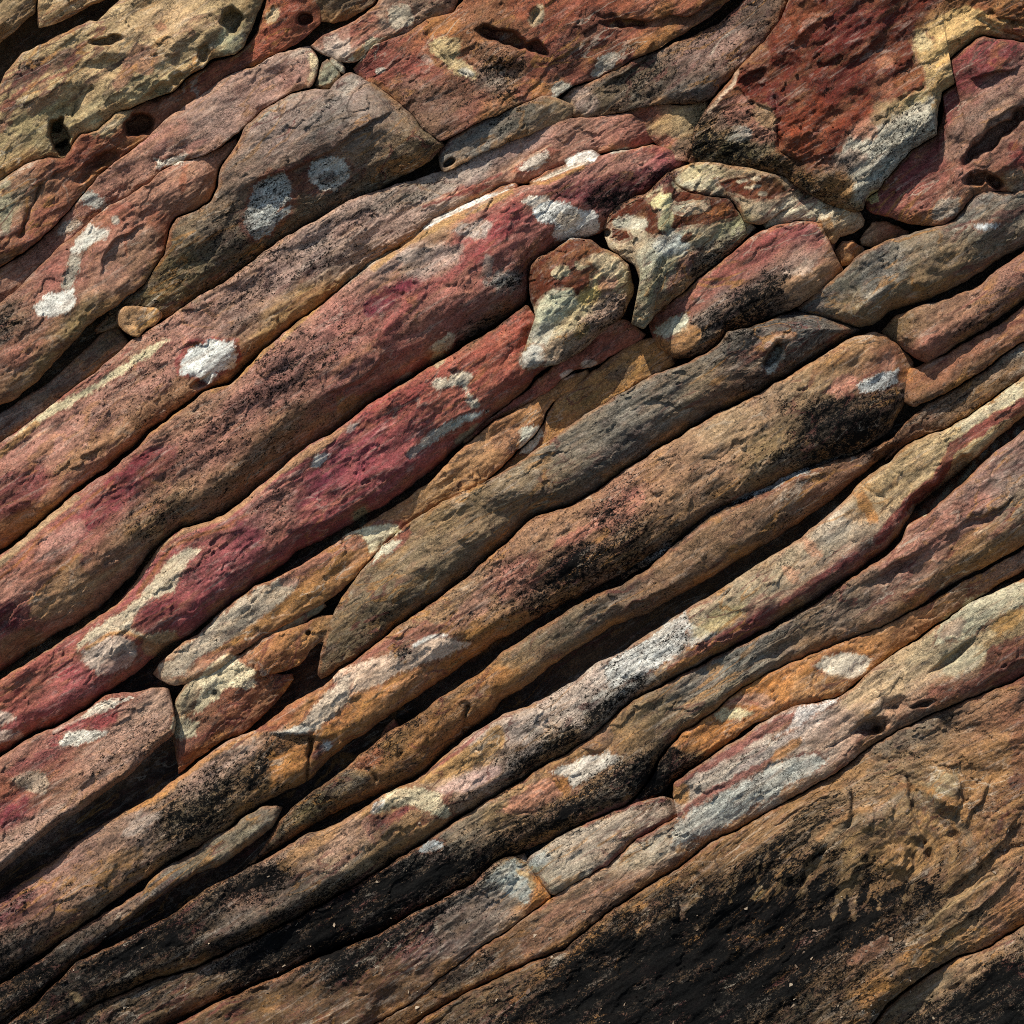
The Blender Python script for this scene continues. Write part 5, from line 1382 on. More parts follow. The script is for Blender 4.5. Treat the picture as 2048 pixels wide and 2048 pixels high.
R('pink_block', 'square ended pink block with white leaf shaped spots overhanging a black gap', 'rock block',
  'S -260,1700 -150,1618 0,1516 51,1483 80,1469 116,1454 174,1422 217,1390 268,1386 300,1379 326,1375 339,1381',
  'S -260,1920 -150,1842 0,1742 36,1712 80,1676 123,1640 159,1622 210,1582 261,1546 312,1495 348,1466 351,1440 344,1400',
  C_('30,1500,#94685c,.2 30,1560,#8e503f,.1 100,1520,#8c4c48 40,1620,#7c3440 100,1600,#94624e,.2 160,1560,#9a6c58,.3 200,1520,#9c7466,.4 260,1460,#a07c6c,.45 310,1420,#a88674,.2 120,1620,#a07e70,.4 30,1700,#a08070,.35 200,1420,#8c4a48'),
  H=70, base=26, rt=.22, rb=.1, zb=0, capr=14, csm=22, deep=120, band=0.28, rim=0.35)
R('speckled_bed', 'long speckled bed from the ochre log at lower left up to a black algae patch', 'rock bed',
  'S -260,1990 -150,1902 0,1799 47,1767 91,1734 156,1687 206,1651 254,1622 304,1596 355,1557 399,1524 449,1488 471,1477 507,1464 560,1428 590,1402 645,1376 674,1346 700,1332 746,1294 812,1243 877,1200 935,1156 982,1113 1022,1080 1062,1040 1094,1026 1145,1015 1196,982 1254,939 1312,903 1374,866 1420,837 1504,798 1551,769 1602,740 1650,708 1700,678 1747,664 1770,672 1801,698 1826,722 1830,750',
  'S -260,2130 -150,2050 0,1960 72,1913 145,1862 203,1819 254,1779 308,1743 348,1714 399,1690 446,1665 482,1632 543,1594 616,1560 674,1500 746,1453 819,1400 870,1366 906,1344 930,1326 985,1286 1040,1256 1100,1220 1150,1194 1200,1170 1260,1136 1300,1108 1348,1086 1420,1024 1529,978 1580,950 1656,916 1728,898 1780,862 1800,820 1822,790',
  C_('20,1830,#7a4644,.3 60,1790,#8a5c50,.4 40,1880,#54423a,.5 150,1780,#7a5c4c,.4 200,1720,#7e5e50,.35 220,1800,#604a34,.45 300,1660,#90746a,.4 350,1640,#6a5638,.6 420,1600,#6c5634,.7 430,1550,#a07c70,.3 480,1500,#9c7864,.2 540,1560,#5e4a30,.6 580,1500,#98622a,.2 650,1440,#a4682e,.2 700,1400,#a46a30,.25 640,1500,#8a5a2c,.3 800,1330,#9c6840,.2 760,1300,#8e6450,.3 850,1250,#7e6248,.45 950,1260,#94642e,.4 920,1180,#86684a,.4 1000,1150,#8c5e52,.45 1000,1220,#846248,.55 1080,1100,#866448,.4 1150,1050,#906850,.4 1150,1130,#805844,.6 1250,1000,#8c6050,.5 1250,1080,#70543a,.6 1350,930,#8a664e,.4 1380,1000,#84644a,.45 1450,850,#987c5e,.2 1450,930,#84624c,.4 1520,900,#8a704a,.4 1550,800,#94745c,.15 1600,780,#8a7254,.25 1650,720,#94704c,.2 1700,690,#84603e,.3 1780,720,#8e5a44,.15 1650,860,#3a2e24,.8 1750,820,#4a3828,.6 1600,900,#55412e,.6 1810,760,#5a4230,.4'),
  H=76, base=0, rt=.28, rb=.42, zb=.1, capr=420, csm=22, zt=0.75)
R('rock_bed', 'big grey tan log shaped rock below the overhanging maroon lobes, right edge of the slope', 'rock bed',
  'S 1596,618 1640,580 1674,555 1725,506 1783,480 1826,469 1873,455 1906,446 1925,424 1942,398 1971,380 2018,386 2060,380 2300,360',
  'S 1600,622 1649,634 1721,654 1747,648 1783,618 1850,598 1910,573 1960,543 2000,513 2060,486 2300,360'.replace('2300,360', '2300,390'),
  C_('1640,610,#4e4e4c,.3 1700,560,#6a6658,.3 1760,520,#6e665a,.3 1700,610,#7c664a,.2 1800,560,#80694c,.25 1850,500,#746654,.25 1900,520,#7e664a,.25 1850,580,#6a5240,.4 1950,470,#6c6252,.3 1960,420,#615e58,.35 2030,440,#6a6052,.3 1990,400,#6a6660,.4'),
  H=80, base=6, rt=.25, rb=.45, capl=20, csm=22, zt=0.8, zb=0.2)
R('maroon_rock', 'maroon and pink lobed rock with pitted honeycomb hollows, right of the great boulder', 'rock mass',
  'S 1729,402 1757,386 1768,365 1819,307 1873,274 1888,225 1884,190 1915,172 1900,127 1915,107 1964,75 2048,86 2300,76',
  'S 1732,415 1752,428 1800,440 1850,450 1890,448 1910,436 1928,412 1945,392 1990,378 2048,384 2300,370',
  C_('1760,400,#7e3e40 1830,400,#8a5048 1800,360,#74303a 1880,330,#7e4440 1900,400,#86564a 1920,280,#805a50 1900,200,#6c2c36 1960,140,#783438 2010,170,#85605a 1980,220,#86685c 2040,280,#7e5a4e 1980,330,#865a4c 2030,340,#7a3c38'),
  H=64, base=44, rt=.22, rb=.22, capl=18, csm=22)
R('great_boulder', 'great angular boulder with a rough rust red face and white speckled lower corner', 'boulder',
  'S 1383,302 1388,260 1410,225 1439,188 1478,138 1529,83 1558,47 1580,0 1600,-100 1800,-180 2048,-200 2300,-100',
  'S 1385,308 1390,316 1413,322 1493,333 1558,348 1602,377 1645,406 1710,424 1725,417 1732,395 1757,380 1768,359 1819,301 1873,268 1874,225 1884,181 1910,168 1893,123 1913,101 1964,69 2048,80 2300,60',
  C_('1400,290,#3c3824,.6 1430,250,#806258,.5 1500,280,#7c6c54,.5 1500,180,#541e10 1600,100,#541e10 1700,100,#521a16 1700,200,#4e1812 1650,300,#5e2410 1780,60,#7a4424 1850,80,#9c7c4c 1880,140,#a88a58 1860,200,#9c8a60,.4 1800,300,#9a9486,.5 1700,380,#8a8070,.5 1850,20,#7a4c26 1950,20,#6e3c1e 2000,60,#b0884a 2040,30,#5c3018 1680,410,#7a6440,.6'),
  H=80, base=40, rt=.2, rb=.2, capl=24, csm=20, deep=140, rough=1.5, facet=1.0, smooth=5, band=0.2)
R('rock_bed', 'maroon bed with a buff wedge stain and a deep eye shaped hollow', 'rock bed',
  'S 708,140 746,93 783,80 819,64 862,35 906,28 928,0 950,-60 980,-140 1600,-160',
  'S 712,148 746,165 775,186 819,222 848,258 880,284 906,270 964,241 1000,226 1036,207 1073,193 1110,194 1145,172 1199,152 1254,123 1308,98 1374,62 1420,30 1470,-10 1610,-120',
  C_('740,130,#803e3c 800,130,#853e38 800,190,#7c4c44,.3 860,60,#8a5234 900,80,#845438,.3 870,230,#705444,.45 960,60,#84502e,.2 1000,140,#7c5444,.6 980,200,#7c4a40,.4 1080,150,#86483a,.3 1100,60,#83402e 1150,100,#743e34,.3 1200,30,#80402c 1250,80,#7c4436,.2 1300,30,#8a4a32 1350,40,#6e4630 1180,140,#7a4438,.3 1050,20,#84442e'),
  H=60, base=4, rt=.2, rb=.4, capl=16, csm=22, zt=0.85, zb=0.75)
R('rock_ledge', 'jutting rusty red lip along the top edge, above a thin black shadow', 'rock ledge',
  'S 1150,15 1180,-40 1300,-140 1560,-160', 'S 1153,22 1180,40 1200,30 1240,45 1290,46 1312,36 1342,26 1370,34 1400,18 1440,-14 1500,-60 1565,-150',
  C_('1200,20,#84442e 1280,20,#8c4c34 1360,20,#864a34 1420,0,#8a5236'), H=30, base=44, rt=.2, rb=.3, capl=16)
R('pale_rock', 'pink and cream rock above the cross joint, left of the big maroon bed', 'rock bed',
  'S 621,93 650,72 674,60 704,48 742,20 768,-8 800,-60 830,-140', 'S 640,108 662,117 694,128 719,120 748,88 777,79 819,60 855,38 905,24 915,0 935,-60 950,-140',
  C_('650,100,#bca496 690,80,#8e4e48 720,60,#864640 680,110,#b0a28c 780,30,#a08c78,.3 800,10,#8a6a5a,.3 850,10,#7c6250,.45 740,80,#86443e'),
  H=42, base=4, rt=.25, rb=.35, capl=12, zt=0.85, zb=0.75)
R('grey_stone', 'elongated grey stone with a tan right end, lying across the top of the veined bed', 'stone',
  'S 876,310 890,292 906,274 964,245 1000,231 1036,212 1073,197 1100,190 1122,198 1147,214 1150,232',
  'S 878,330 885,344 905,334 1000,290 1050,270 1090,255 1120,248 1148,238', C_('900,300,#68645e,.3 960,270,#68645e,.35 1030,240,#5c564c,.5 1080,215,#7a6248,.25 1130,220,#94785a,.15'),
  H=40, base=12, rt=.35, rb=.45, capl=12, capr=14, zt=0.8, zb=0.8)
R('dark_rock', 'dark grey brown rock with black lichen, between the maroon bed and the great boulder', 'rock bed',
  'S 1116,204 1150,178 1200,157 1254,129 1308,104 1350,88 1400,68 1440,50 1480,10 1520,-30 1620,-120',
  'S 1120,212 1147,235 1200,230 1290,212 1348,205 1400,206 1424,198 1440,170 1480,132 1530,77 1556,44 1580,-10 1625,-110',
  C_('1150,200,#947a70,.3 1200,190,#5e4e38,.5 1300,170,#54483a,.6 1250,150,#5e5040,.5 1380,180,#55504a,.5 1400,120,#7c6058,.4 1450,100,#84645c,.4 1450,50,#57423a,.5 1500,40,#50403a,.5'),
  H=50, base=4, rt=.25, rb=.3, capl=14, zt=0.85, zb=0.75)
R('pale_rock', 'cream and ochre rock tucked left of the great boulder with a red folded rim', 'rock bed',
  'S 1240,232 1262,222 1290,208 1320,204 1348,212 1400,210 1418,204', 'S 1262,240 1290,262 1310,285 1345,318 1385,325 1398,322 1404,300 1410,260',
  C_('1270,228,#8a4a3c 1310,212,#8a4a3c 1340,240,#ac8a58,.2 1380,250,#b0986e,.25 1330,280,#a8846a,.4 1370,300,#a4806e,.5 1395,310,#94524c'), H=36, base=0, capl=10, capr=10, zt=0.9, zb=0.85)
R('lichen_stone', 'lichen mottled yellow and rust stone between the round stone and its cream topped neighbour', 'stone',
  'S 1206,455 1220,430 1239,409 1290,388 1320,362 1340,345 1352,372 1366,383 1406,391 1457,401 1476,425 1500,448 1512,458',
  'S 1208,464 1217,494 1242,512 1268,530 1281,560 1274,605 1262,645 1286,656 1312,628 1348,596 1384,565 1439,521 1486,482 1505,462',
  C_('1230,450,#b09a7c 1280,470,#b0a488 1300,420,#b0a078 1260,500,#bca080 1330,440,#b0ac94 1310,500,#a8a690,.2 1350,480,#a4a892 1400,460,#ac9878 1300,560,#9a9474,.35 1340,560,#8a8264,.4 1400,520,#7e7466,.55 1440,500,#74705a,.55 1380,540,#70504a,.4 1460,440,#8c885e,.4'),
  H=70, base=30, rt=0.2, rb=0.35, capl=14, capr=12, deep=130, facet=1.7, smooth=5, zt=0.75, zb=0.6)
R('lichen_stone', 'cream stone with a holed rust patch, directly under the great boulder', 'stone',
  'S 1338,350 1350,340 1395,326 1413,324 1511,340 1573,357 1620,391 1636,396', 'S 1350,370 1366,379 1406,387 1457,397 1478,418 1487,441 1518,450 1540,438 1565,422 1610,404 1630,399',
  C_('1390,340,#b5a478 1430,335,#b3a47c 1500,350,#b89c78 1370,370,#b0b09a 1450,390,#a89a80,.2 1540,380,#b09070 1510,420,#a89a84,.35 1580,390,#ac9078,.2 1490,430,#74603a,.5 1600,395,#8a7c64,.4'),
  H=48, base=26, rt=0.2, rb=0.35, capl=14, capr=12, deep=130, facet=1.7, smooth=5, zt=0.75, zb=0.6)
R('lichen_stone', 'round yellow and cream stone capped with a rust brown crust', 'stone',
  'S 1057,560 1062,535 1075,517 1109,500 1145,476 1181,482 1203,496 1239,514 1258,532 1268,575', 'S 1058,575 1062,600 1069,623 1074,652 1062,680 1042,715 1050,738 1085,734 1130,722 1170,694 1205,664 1245,632 1266,590',
  C_('1090,560,#4e200c 1150,530,#4e200c 1220,540,#b8a074 1240,580,#b09a70 1120,600,#a8a486,.15 1180,590,#b5a068 1100,650,#a6a488,.25 1150,640,#a89c70,.3 1200,640,#94766c,.5 1230,600,#8e7868,.4 1100,700,#9c8c78,.4 1070,720,#a09684,.3 1150,690,#8e6a5c,.5'),
  H=74, base=36, rt=0.22, rb=0.4, capl=20, capr=24, deep=130, facet=1.7, smooth=5, zt=0.7, zb=0.55)
R('red_log_bed', 'red log shaped bed with a black lichened flank, right of the mottled stones', 'rock bed',
  'S 1296,644 1310,628 1348,601 1384,572 1439,528 1486,489 1520,464 1550,452 1600,442 1640,448 1665,466 1672,480',
  'S 1300,660 1312,690 1348,715 1380,712 1410,706 1435,684 1456,660 1500,652 1560,626 1595,612 1625,590 1670,560 1688,538 1664,510 1672,488',
  C_('1330,640,#8a4c42 1400,590,#8a5048,.1 1450,550,#8a4844 1540,480,#863e40 1600,470,#84404a 1640,490,#803e40 1600,520,#a08274,.3 1640,550,#96704c 1560,570,#55463c,.6 1500,600,#3c3836,.7 1440,610,#75605a,.5 1400,650,#5e5650,.6 1340,690,#7e6040,.4 1380,690,#4e4c3e,.6 1450,640,#4c4844,.6'),
  H=72, base=4, rt=.25, rb=.5, capl=60, capr=60, csm=20, zt=0.85, zb=0.4)
R('cap_stone', 'knobbly cream stone lying along the top of the red log bed, under the boulder', 'stone',
  'S 1526,450 1542,430 1580,410 1620,396 1640,392 1665,408 1700,418 1722,428 1730,442', 'S 1530,454 1560,447 1600,438 1630,446 1645,462 1655,480 1668,488 1680,470 1712,462 1728,450',
  C_('1560,430,#b0a488,.3 1620,410,#b5aa90,.25 1640,440,#a8a08a,.3 1660,470,#a0703c 1690,435,#b09c80,.25 1715,445,#a8947a,.25'), H=36, base=22, rt=.35, rb=.45, capl=10, capr=12, facet=1.7, smooth=5)
R('loose_stone', 'red three cornered stone in the dark slot beneath the maroon lobes', 'stone',
  'S 1720,482 1732,462 1745,446 1775,446 1818,463', 'S 1722,490 1745,492 1775,482 1818,468', C_('1740,475,#8c8068,.3 1780,460,#84443a 1760,485,#a0683e'), H=18, base=4, capl=8, capr=8, facet=1.7, smooth=5)
R('loose_stone', 'orange pebble like stone beside the cream cap stone and the grey tan rock', 'stone',
  'S 1668,502 1685,482 1705,482 1728,500', 'S 1672,512 1682,530 1700,528 1728,505', C_('1690,500,#a06c42 1710,505,#8a6a44'), H=22, base=8, capl=8, capr=8, facet=1.7, smooth=5)
R('rock_bed', 'slim pinkish brown bed pinched to a point at its left end under grey rock', 'rock bed',
  'S 1764,664 1790,634 1840,612 1900,597 1960,572 2000,537 2060,498 2300,380', 'S 1768,674 1801,694 1830,715 1856,727 1884,708 1942,672 1990,638 2060,592 2300,440',
  C_('1790,660,#765e3e,.3 1850,640,#84624c,.3 1860,690,#8c564a,.2 1930,620,#86604e,.25 2000,580,#8a6458,.2 2040,560,#86584c,.2 1960,650,#6c4a3a,.4'), H=66, base=2, rt=.3, rb=.5, capl=120, zb=0.15)
R('rock_bed', 'short red brown bed with a grey groove, just right of the white lichen spot', 'rock bed',
  'S 1806,742 1830,736 1860,724 1888,712 1950,678 2000,648 2060,606 2300,450', 'S 1800,800 1826,812 1860,800 1906,776 1960,742 2011,704 2060,672 2300,520',
  C_('1850,760,#8c5c3c,.2 1880,740,#8c5440 1950,700,#8a5844,.3 2000,680,#7a503e,.3 1860,790,#5a4230,.4 2030,640,#8e5e4c 1930,740,#584030,.4'), H=46, rt=.3, rb=.5, capl=90)
R('rock_ledge', 'dark narrow ledge streaked pale grey, above the long pale log bed at the right edge', 'rock ledge',
  'S 1790,868 1830,830 1862,806 1908,782 1962,748 2013,710 2060,678 2300,530', 'S 1770,920 1800,896 1853,866 1890,855 1962,811 2016,771 2060,742 2300,590',
  C_('1800,890,#6a4634,.3 1850,840,#6a4e3c,.4 1900,820,#5a4636,.5 1960,780,#6a5038,.4 2020,730,#7a5a40,.3 2030,700,#8a8a80,.4'), H=26, base=-6, rt=.3, rb=.5, capl=12)
line('F 1580,340 1660,270 1740,210 1800,160', 6, '#8e9288', 4, 6, .85, .5)
spot('F 1890,110', 28, 26, 30, '#a6a89e', 5, 8, .9, .5, 'lichen_patch')
LOGBED = R('log_bed', 'slender grey brown log like bed above the widest black gap', 'rock bed',
  'S 486,1738 525,1702 560,1690 640,1622 674,1556 690,1540 710,1522 746,1490 783,1462 830,1437 877,1401 928,1368 964,1346 1000,1310 1036,1288 1072,1263 1109,1241 1141,1219 1182,1196 1240,1174 1290,1144 1348,1094 1420,1034 1529,988 1580,960 1656,926 1728,908 1760,890 1792,872'.replace('560,1690 640,1622 674,1556 690,1540', '556,1650 580,1622 616,1592 670,1556'),
  'S 490,1742 525,1712 580,1676 652,1633 700,1611 740,1592 770,1580 837,1551 877,1511 935,1460 982,1428 1000,1402 1050,1370 1109,1326 1163,1290 1217,1254 1300,1222 1350,1192 1420,1156 1486,1112 1551,1076 1602,1040 1640,1015 1680,982 1720,950 1750,925 1790,895',
  C_('540,1680,#4c4232,.5 620,1630,#4c4430,.6 700,1570,#6a5438,.4 780,1500,#7c5830,.5 850,1450,#8a5c30,.35 920,1400,#8c6038,.3 980,1360,#94642e,.2 1050,1300,#78644c,.2 1150,1240,#655848,.35 1250,1190,#5c4a3e,.35 1350,1120,#84644c,.3 1450,1070,#84644a,.3 1550,1010,#7e5e48,.35 1650,960,#785240,.3 1740,920,#705040,.3 1350,1170,#6a4e3a,.4 1550,1050,#5e4c3e,.45 800,1530,#7a5028,.4'),
  H=68, base=-4, rt=.35, rb=0.55, zb=0, capl=16, capr=14)
R('mineral_vein', 'dark vein with glittering white crystals', '', 'S 1240,1150 1290,1112 1348,1078 1380,1052 1420,1018 1470,992 1529,968 1552,958 1580,938 1620,926 1656,908 1728,892', 'S 1244,1158 1296,1128 1350,1098 1384,1072 1424,1040 1474,1008 1533,986 1556,976 1584,958 1624,942 1660,924 1732,902',
  C_('1260,1140,#3a3d3b,.7 1320,1100,#8a8e8c,.65 1380,1060,#4a4e4e,.7 1430,1025,#a4a8a6,.5 1500,985,#6c706e,.65 1560,965,#b4b8b4,.35 1600,945,#8a8e8c,.6 1660,915,#4a4a48,.7 1720,898,#2a2826,.7', ), H=14, base=10, rt=.4, rb=.5, capl=10, capr=10, parent=LOGBED, rough=1.0, deep=40, csm=8)
R('red_chip', 'small red splinter sticking up in the black gap below the ochre edge', 'stone',
  'S 760,1476 772,1458 788,1440 796,1446', 'S 764,1480 782,1468 798,1450', C_('780,1460,#8a4438'), H=14, base=-2, capl=4, capr=4, facet=1.7, smooth=5)
R('finger_rock', 'long grey finger of rock tapering along the gap, lower left', 'rock finger',
  'S -260,2160 -150,2080 0,1971 72,1928 123,1888 159,1859 203,1830 246,1808 283,1783 312,1750 348,1728 380,1714 417,1681 467,1656 489,1634 525,1616 552,1610 564,1614',
  'S -260,2230 -150,2140 60,2000 120,1950 150,1925 217,1870 254,1844 283,1815 319,1794 348,1772 391,1747 435,1732 471,1710 507,1681 543,1656 556,1638',
  C_('100,1930,#3c3630,.6 200,1860,#4c4038,.5 260,1820,#5c4640,.4 330,1770,#54504a,.4 400,1720,#6c604e,.3 450,1690,#6e6250,.3 500,1650,#66604e,.3 550,1620,#7c705e,.2'),
  H=40, base=10, rt=.4, rb=.45, zb=0, capr=14)
R('pale_log_bed', 'longest pale bed, cream to pinkish, with a maroon underside and black crusted lower end', 'rock bed',
  'S -260,2262 -150,2172 60,2016 120,1962 150,1930 200,1903 232,1893 290,1857 344,1832 380,1803 428,1770 482,1745 543,1712 616,1669 674,1651 710,1629 746,1604 794,1576 830,1567 877,1524 928,1480 975,1451 1007,1430 1058,1415 1109,1386 1160,1357 1181,1335 1254,1299 1326,1252 1374,1219 1420,1194 1486,1151 1551,1107 1602,1078 1627,1056 1667,1024 1696,998 1718,969 1732,955 1779,926 1801,901 1855,872 1891,861 1964,817 2018,777 2060,744 2300,592',
  'S -260,2350 -100,2170 60,2078 180,2014 300,1958 400,1928 500,1878 600,1828 674,1788 710,1770 783,1723 826,1694 870,1665 906,1636 949,1614 1000,1585 1036,1563 1091,1527 1145,1495 1181,1473 1232,1426 1268,1397 1326,1366 1400,1324 1457,1295 1522,1259 1602,1215 1656,1179 1710,1143 1757,1107 1801,1067 1815,1042 1830,1012 1880,969 1930,932 1964,905 2000,868 2060,824 2300,660',
  C_('200,1940,#3c342c,.6 300,1880,#3e3630,.6 350,1950,#3a322a,.6 400,1830,#564638,.5 480,1800,#5c4c40,.5 500,1850,#4a4036,.5 560,1760,#75625a,.4 650,1700,#8c6e5c,.4 600,1790,#5c5044,.45 700,1680,#967054,.3 760,1640,#a07848,.2 750,1700,#907048,.3 700,1740,#7c6a50,.4 850,1620,#906c4c,.4 900,1550,#a8886c,.2 950,1560,#947466,.5 1000,1480,#a89488,.35 1080,1430,#a4948a,.4 1100,1490,#7a5a34,.5 1200,1370,#a8a298,.45 1250,1340,#a8a298,.4 1350,1270,#9a8a74,.3 1450,1210,#958268,.3 1550,1150,#9a8568,.3 1600,1130,#a0846e,.25 1680,1050,#a49482,.3 1750,980,#a4865c,.2 1800,930,#a0845c,.15 1900,890,#a48e68,.15 2000,810,#ac9870,.15 1500,1270,#6a3034 1700,1130,#6a3034 1650,1100,#94846c,.25 300,1960,#40362a,.5'),
  H=62, base=6, rt=.28, rb=.3, zb=0, zt=0.6, csm=22)
R('brown_bed', 'red brown bed turning black with algae at its lower left, below the pale log', 'rock bed',
  'S -260,2352 -100,2176 60,2082 180,2018 300,1966 400,1936 500,1886 600,1836 674,1796 783,1730 870,1672 949,1620 1036,1569 1091,1533 1145,1501 1181,1479 1232,1432 1268,1403 1326,1374 1400,1332 1457,1303 1518,1275 1623,1216 1710,1151 1765,1118 1801,1085 1819,1048 1860,1027 1915,977 1964,930 2060,852 2300,690',
  'S -260,2400 80,2190 200,2120 300,2065 400,2015 500,1968 600,1925 674,1892 760,1858 848,1810 949,1762 1000,1712 1054,1698 1109,1672 1181,1636 1254,1607 1296,1560 1318,1515 1360,1466 1420,1428 1478,1378 1540,1343 1609,1314 1674,1288 1740,1262 1790,1238 1819,1224 1873,1187 1928,1152 2000,1117 2060,1080 2300,900',
  C_('200,2060,#3a3026,.5 300,2010,#3a3028,.6 400,1980,#5a4a3c,.4 500,1930,#5c4c40,.4 600,1880,#4c3e34,.5 700,1820,#2c2a28,.7 800,1770,#2c2a28,.7 850,1710,#5c564c,.4 950,1650,#746a5c,.35 1000,1620,#8e6e44,.25 1080,1580,#946a48,.2 1150,1520,#9a7040,.2 1250,1480,#80603e,.3 1300,1420,#6c5a40,.3 1400,1360,#64605a,.35 1500,1310,#66625a,.35 1450,1400,#7a6a50,.35 1600,1260,#6c5a48,.35 1700,1220,#6a5a4e,.35 1650,1310,#8a5c34,.25 1800,1160,#806054,.25 1850,1100,#8a5c54,.15 1950,1020,#84605a,.2 1950,1110,#80603e,.3 2020,920,#84625c,.2 2030,1000,#70604e,.35 1820,1200,#785840,.3'),
  H=70, base=-14, rt=.16, rb=.35, zb=0.3, csm=24, zt=0.75)
R('finger_rock', 'short bent grey finger of rock lying on the red brown bed', 'rock finger',
  'S 1156,1500 1185,1472 1218,1444 1254,1420 1290,1399 1326,1378 1345,1373 1357,1378', 'S 1200,1512 1238,1490 1254,1466 1290,1444 1320,1424 1344,1406 1359,1388',
  C_('1200,1480,#7c5a40,.2 1260,1440,#705c4a,.25 1320,1400,#66605a,.3'), H=30, base=28, rt=.4, rb=.5, capl=14, capr=10, zt=.1)
R('orange_bed', 'narrow bed with an orange end and a smooth cream lens, above the pale banded rock', 'rock bed',
  'S 1300,1565 1322,1518 1364,1468 1424,1430 1482,1380 1544,1345 1613,1316 1678,1290 1744,1264 1794,1241 1822,1228 1873,1200 1928,1164 2000,1128 2060,1092 2300,920',
  'S 1258,1612 1290,1602 1323,1590 1348,1555 1420,1511 1475,1471 1489,1457 1536,1435 1580,1417 1638,1402 1681,1388 1710,1362 1747,1337 1801,1294 1891,1235 1960,1190 2060,1132 2300,960',
  C_('1300,1580,#2a2826,.8 1350,1530,#40382c,.6 1400,1490,#8c6230,.2 1440,1460,#a06c34,.2 1500,1420,#a87038,.1 1560,1400,#a86e38,.1 1640,1370,#a4703c,.1 1700,1350,#a0683c 1750,1300,#a06c3c 1820,1260,#946440,.2 1900,1210,#785c48,.3 2000,1150,#7a5c4e,.3'),
  H=34, base=-4, rt=.25, rb=.5, zt=.7, capl=10)
R('pale_slab', 'pale speckled slab with a maroon lower edge and a broken left end', 'rock slab',
  'S 1052,1726 1060,1714 1109,1680 1181,1643 1254,1613 1300,1600 1330,1597 1352,1604 1368,1616', 'S 1060,1736 1080,1765 1105,1790 1120,1781 1181,1746 1217,1727 1268,1680 1320,1650 1366,1622',
  C_('1080,1720,#94947e,.3 1150,1700,#a29280,.3 1200,1670,#a2907e,.35 1130,1750,#9a9078,.3 1270,1640,#a08a7a,.35 1320,1620,#9c8070,.35 1250,1690,#94705e,.2'), H=44, base=6, rt=.25, rb=.3, zb=0.6, capl=14, capr=14, zt=0.7)
R('banded_bed', 'pale banded bed in red, grey and cream that swells into holed rock at the right', 'rock bed',
  'S 560,2180 700,2088 746,2054 819,2012 913,1933 964,1896 1011,1867 1063,1830 1103,1800 1120,1786 1181,1751 1217,1732 1268,1685 1320,1655 1366,1626 1345,1598 1348,1567 1420,1517 1493,1470 1551,1430 1587,1415 1638,1408 1678,1397 1710,1374 1732,1350 1801,1302 1850,1272 1891,1243 1940,1206 2000,1182 2060,1150 2300,990',
  'S 600,2200 780,2078 850,2028 930,1983 1000,1948 1072,1916 1127,1895 1181,1848 1217,1822 1268,1786 1326,1750 1348,1738 1395,1702 1420,1680 1493,1648 1555,1608 1602,1583 1660,1550 1710,1514 1765,1474 1800,1455 1850,1432 1920,1400 1980,1378 2060,1345 2300,1230',
  C_('750,2070,#6a5034,.3 850,2010,#74522f,.25 950,1940,#704e34,.3 1050,1870,#6a4c34,.3 1130,1830,#6e5440,.35 1200,1790,#806650,.3 1280,1720,#94846e,.3 1250,1770,#7c5c42,.3 1330,1690,#9a9484,.35 1360,1640,#9a7c6a,.2 1400,1580,#9a8a7c,.4 1450,1600,#9c9a8e,.4 1500,1500,#94807a,.35 1550,1550,#a09e92,.35 1600,1450,#a89a94,.25 1650,1490,#a08878,.25 1700,1430,#a08274,.2 1750,1480,#8c5a48,.2 1740,1400,#a08468,.2 1800,1340,#a88e6c,.15 1850,1300,#a8906e,.15 1900,1280,#a4987c,.25 1960,1300,#a08a64,.2 1900,1380,#7c5244,.2 2030,1250,#a0845c,.15 2020,1330,#65382f,.1 1850,1430,#80503f,.2'),
  H=62, base=0, rt=.2, rb=.3, zb=0.4, csm=20, zt=0.8)
R('dark_stone_bed', 'dark purplish bed ending in an orange broken face and pale lichen', 'rock bed',
  'S 60,2210 200,2140 300,2078 400,2025 500,1978 600,1935 674,1902 760,1868 849,1816 950,1768 993,1722 1025,1713 1050,1708',
  'S 200,2280 420,2200 560,2150 650,2112 746,2048 819,2005 913,1926 964,1889 1011,1860 1063,1823 1103,1794 1088,1765 1060,1728',
  C_('300,2130,#5c4630,.3 500,2020,#66492e,.3 600,2000,#6a4a30,.3 700,1930,#4a3a30,.5 700,1990,#6c4c32,.25 800,1880,#5c4a44,.45 800,1940,#74523a,.25 850,1850,#5c504a,.45 900,1880,#75605a,.35 950,1800,#6a6058,.4 1000,1760,#8a8c82,.35 1030,1780,#8c9088,.25 1000,1820,#6c5c52,.4 1070,1800,#9c6428 1040,1720,#94784a,.2'),
  H=56, base=-4, rt=.2, rb=.4, zb=0.6, zt=0.7, capr=16)
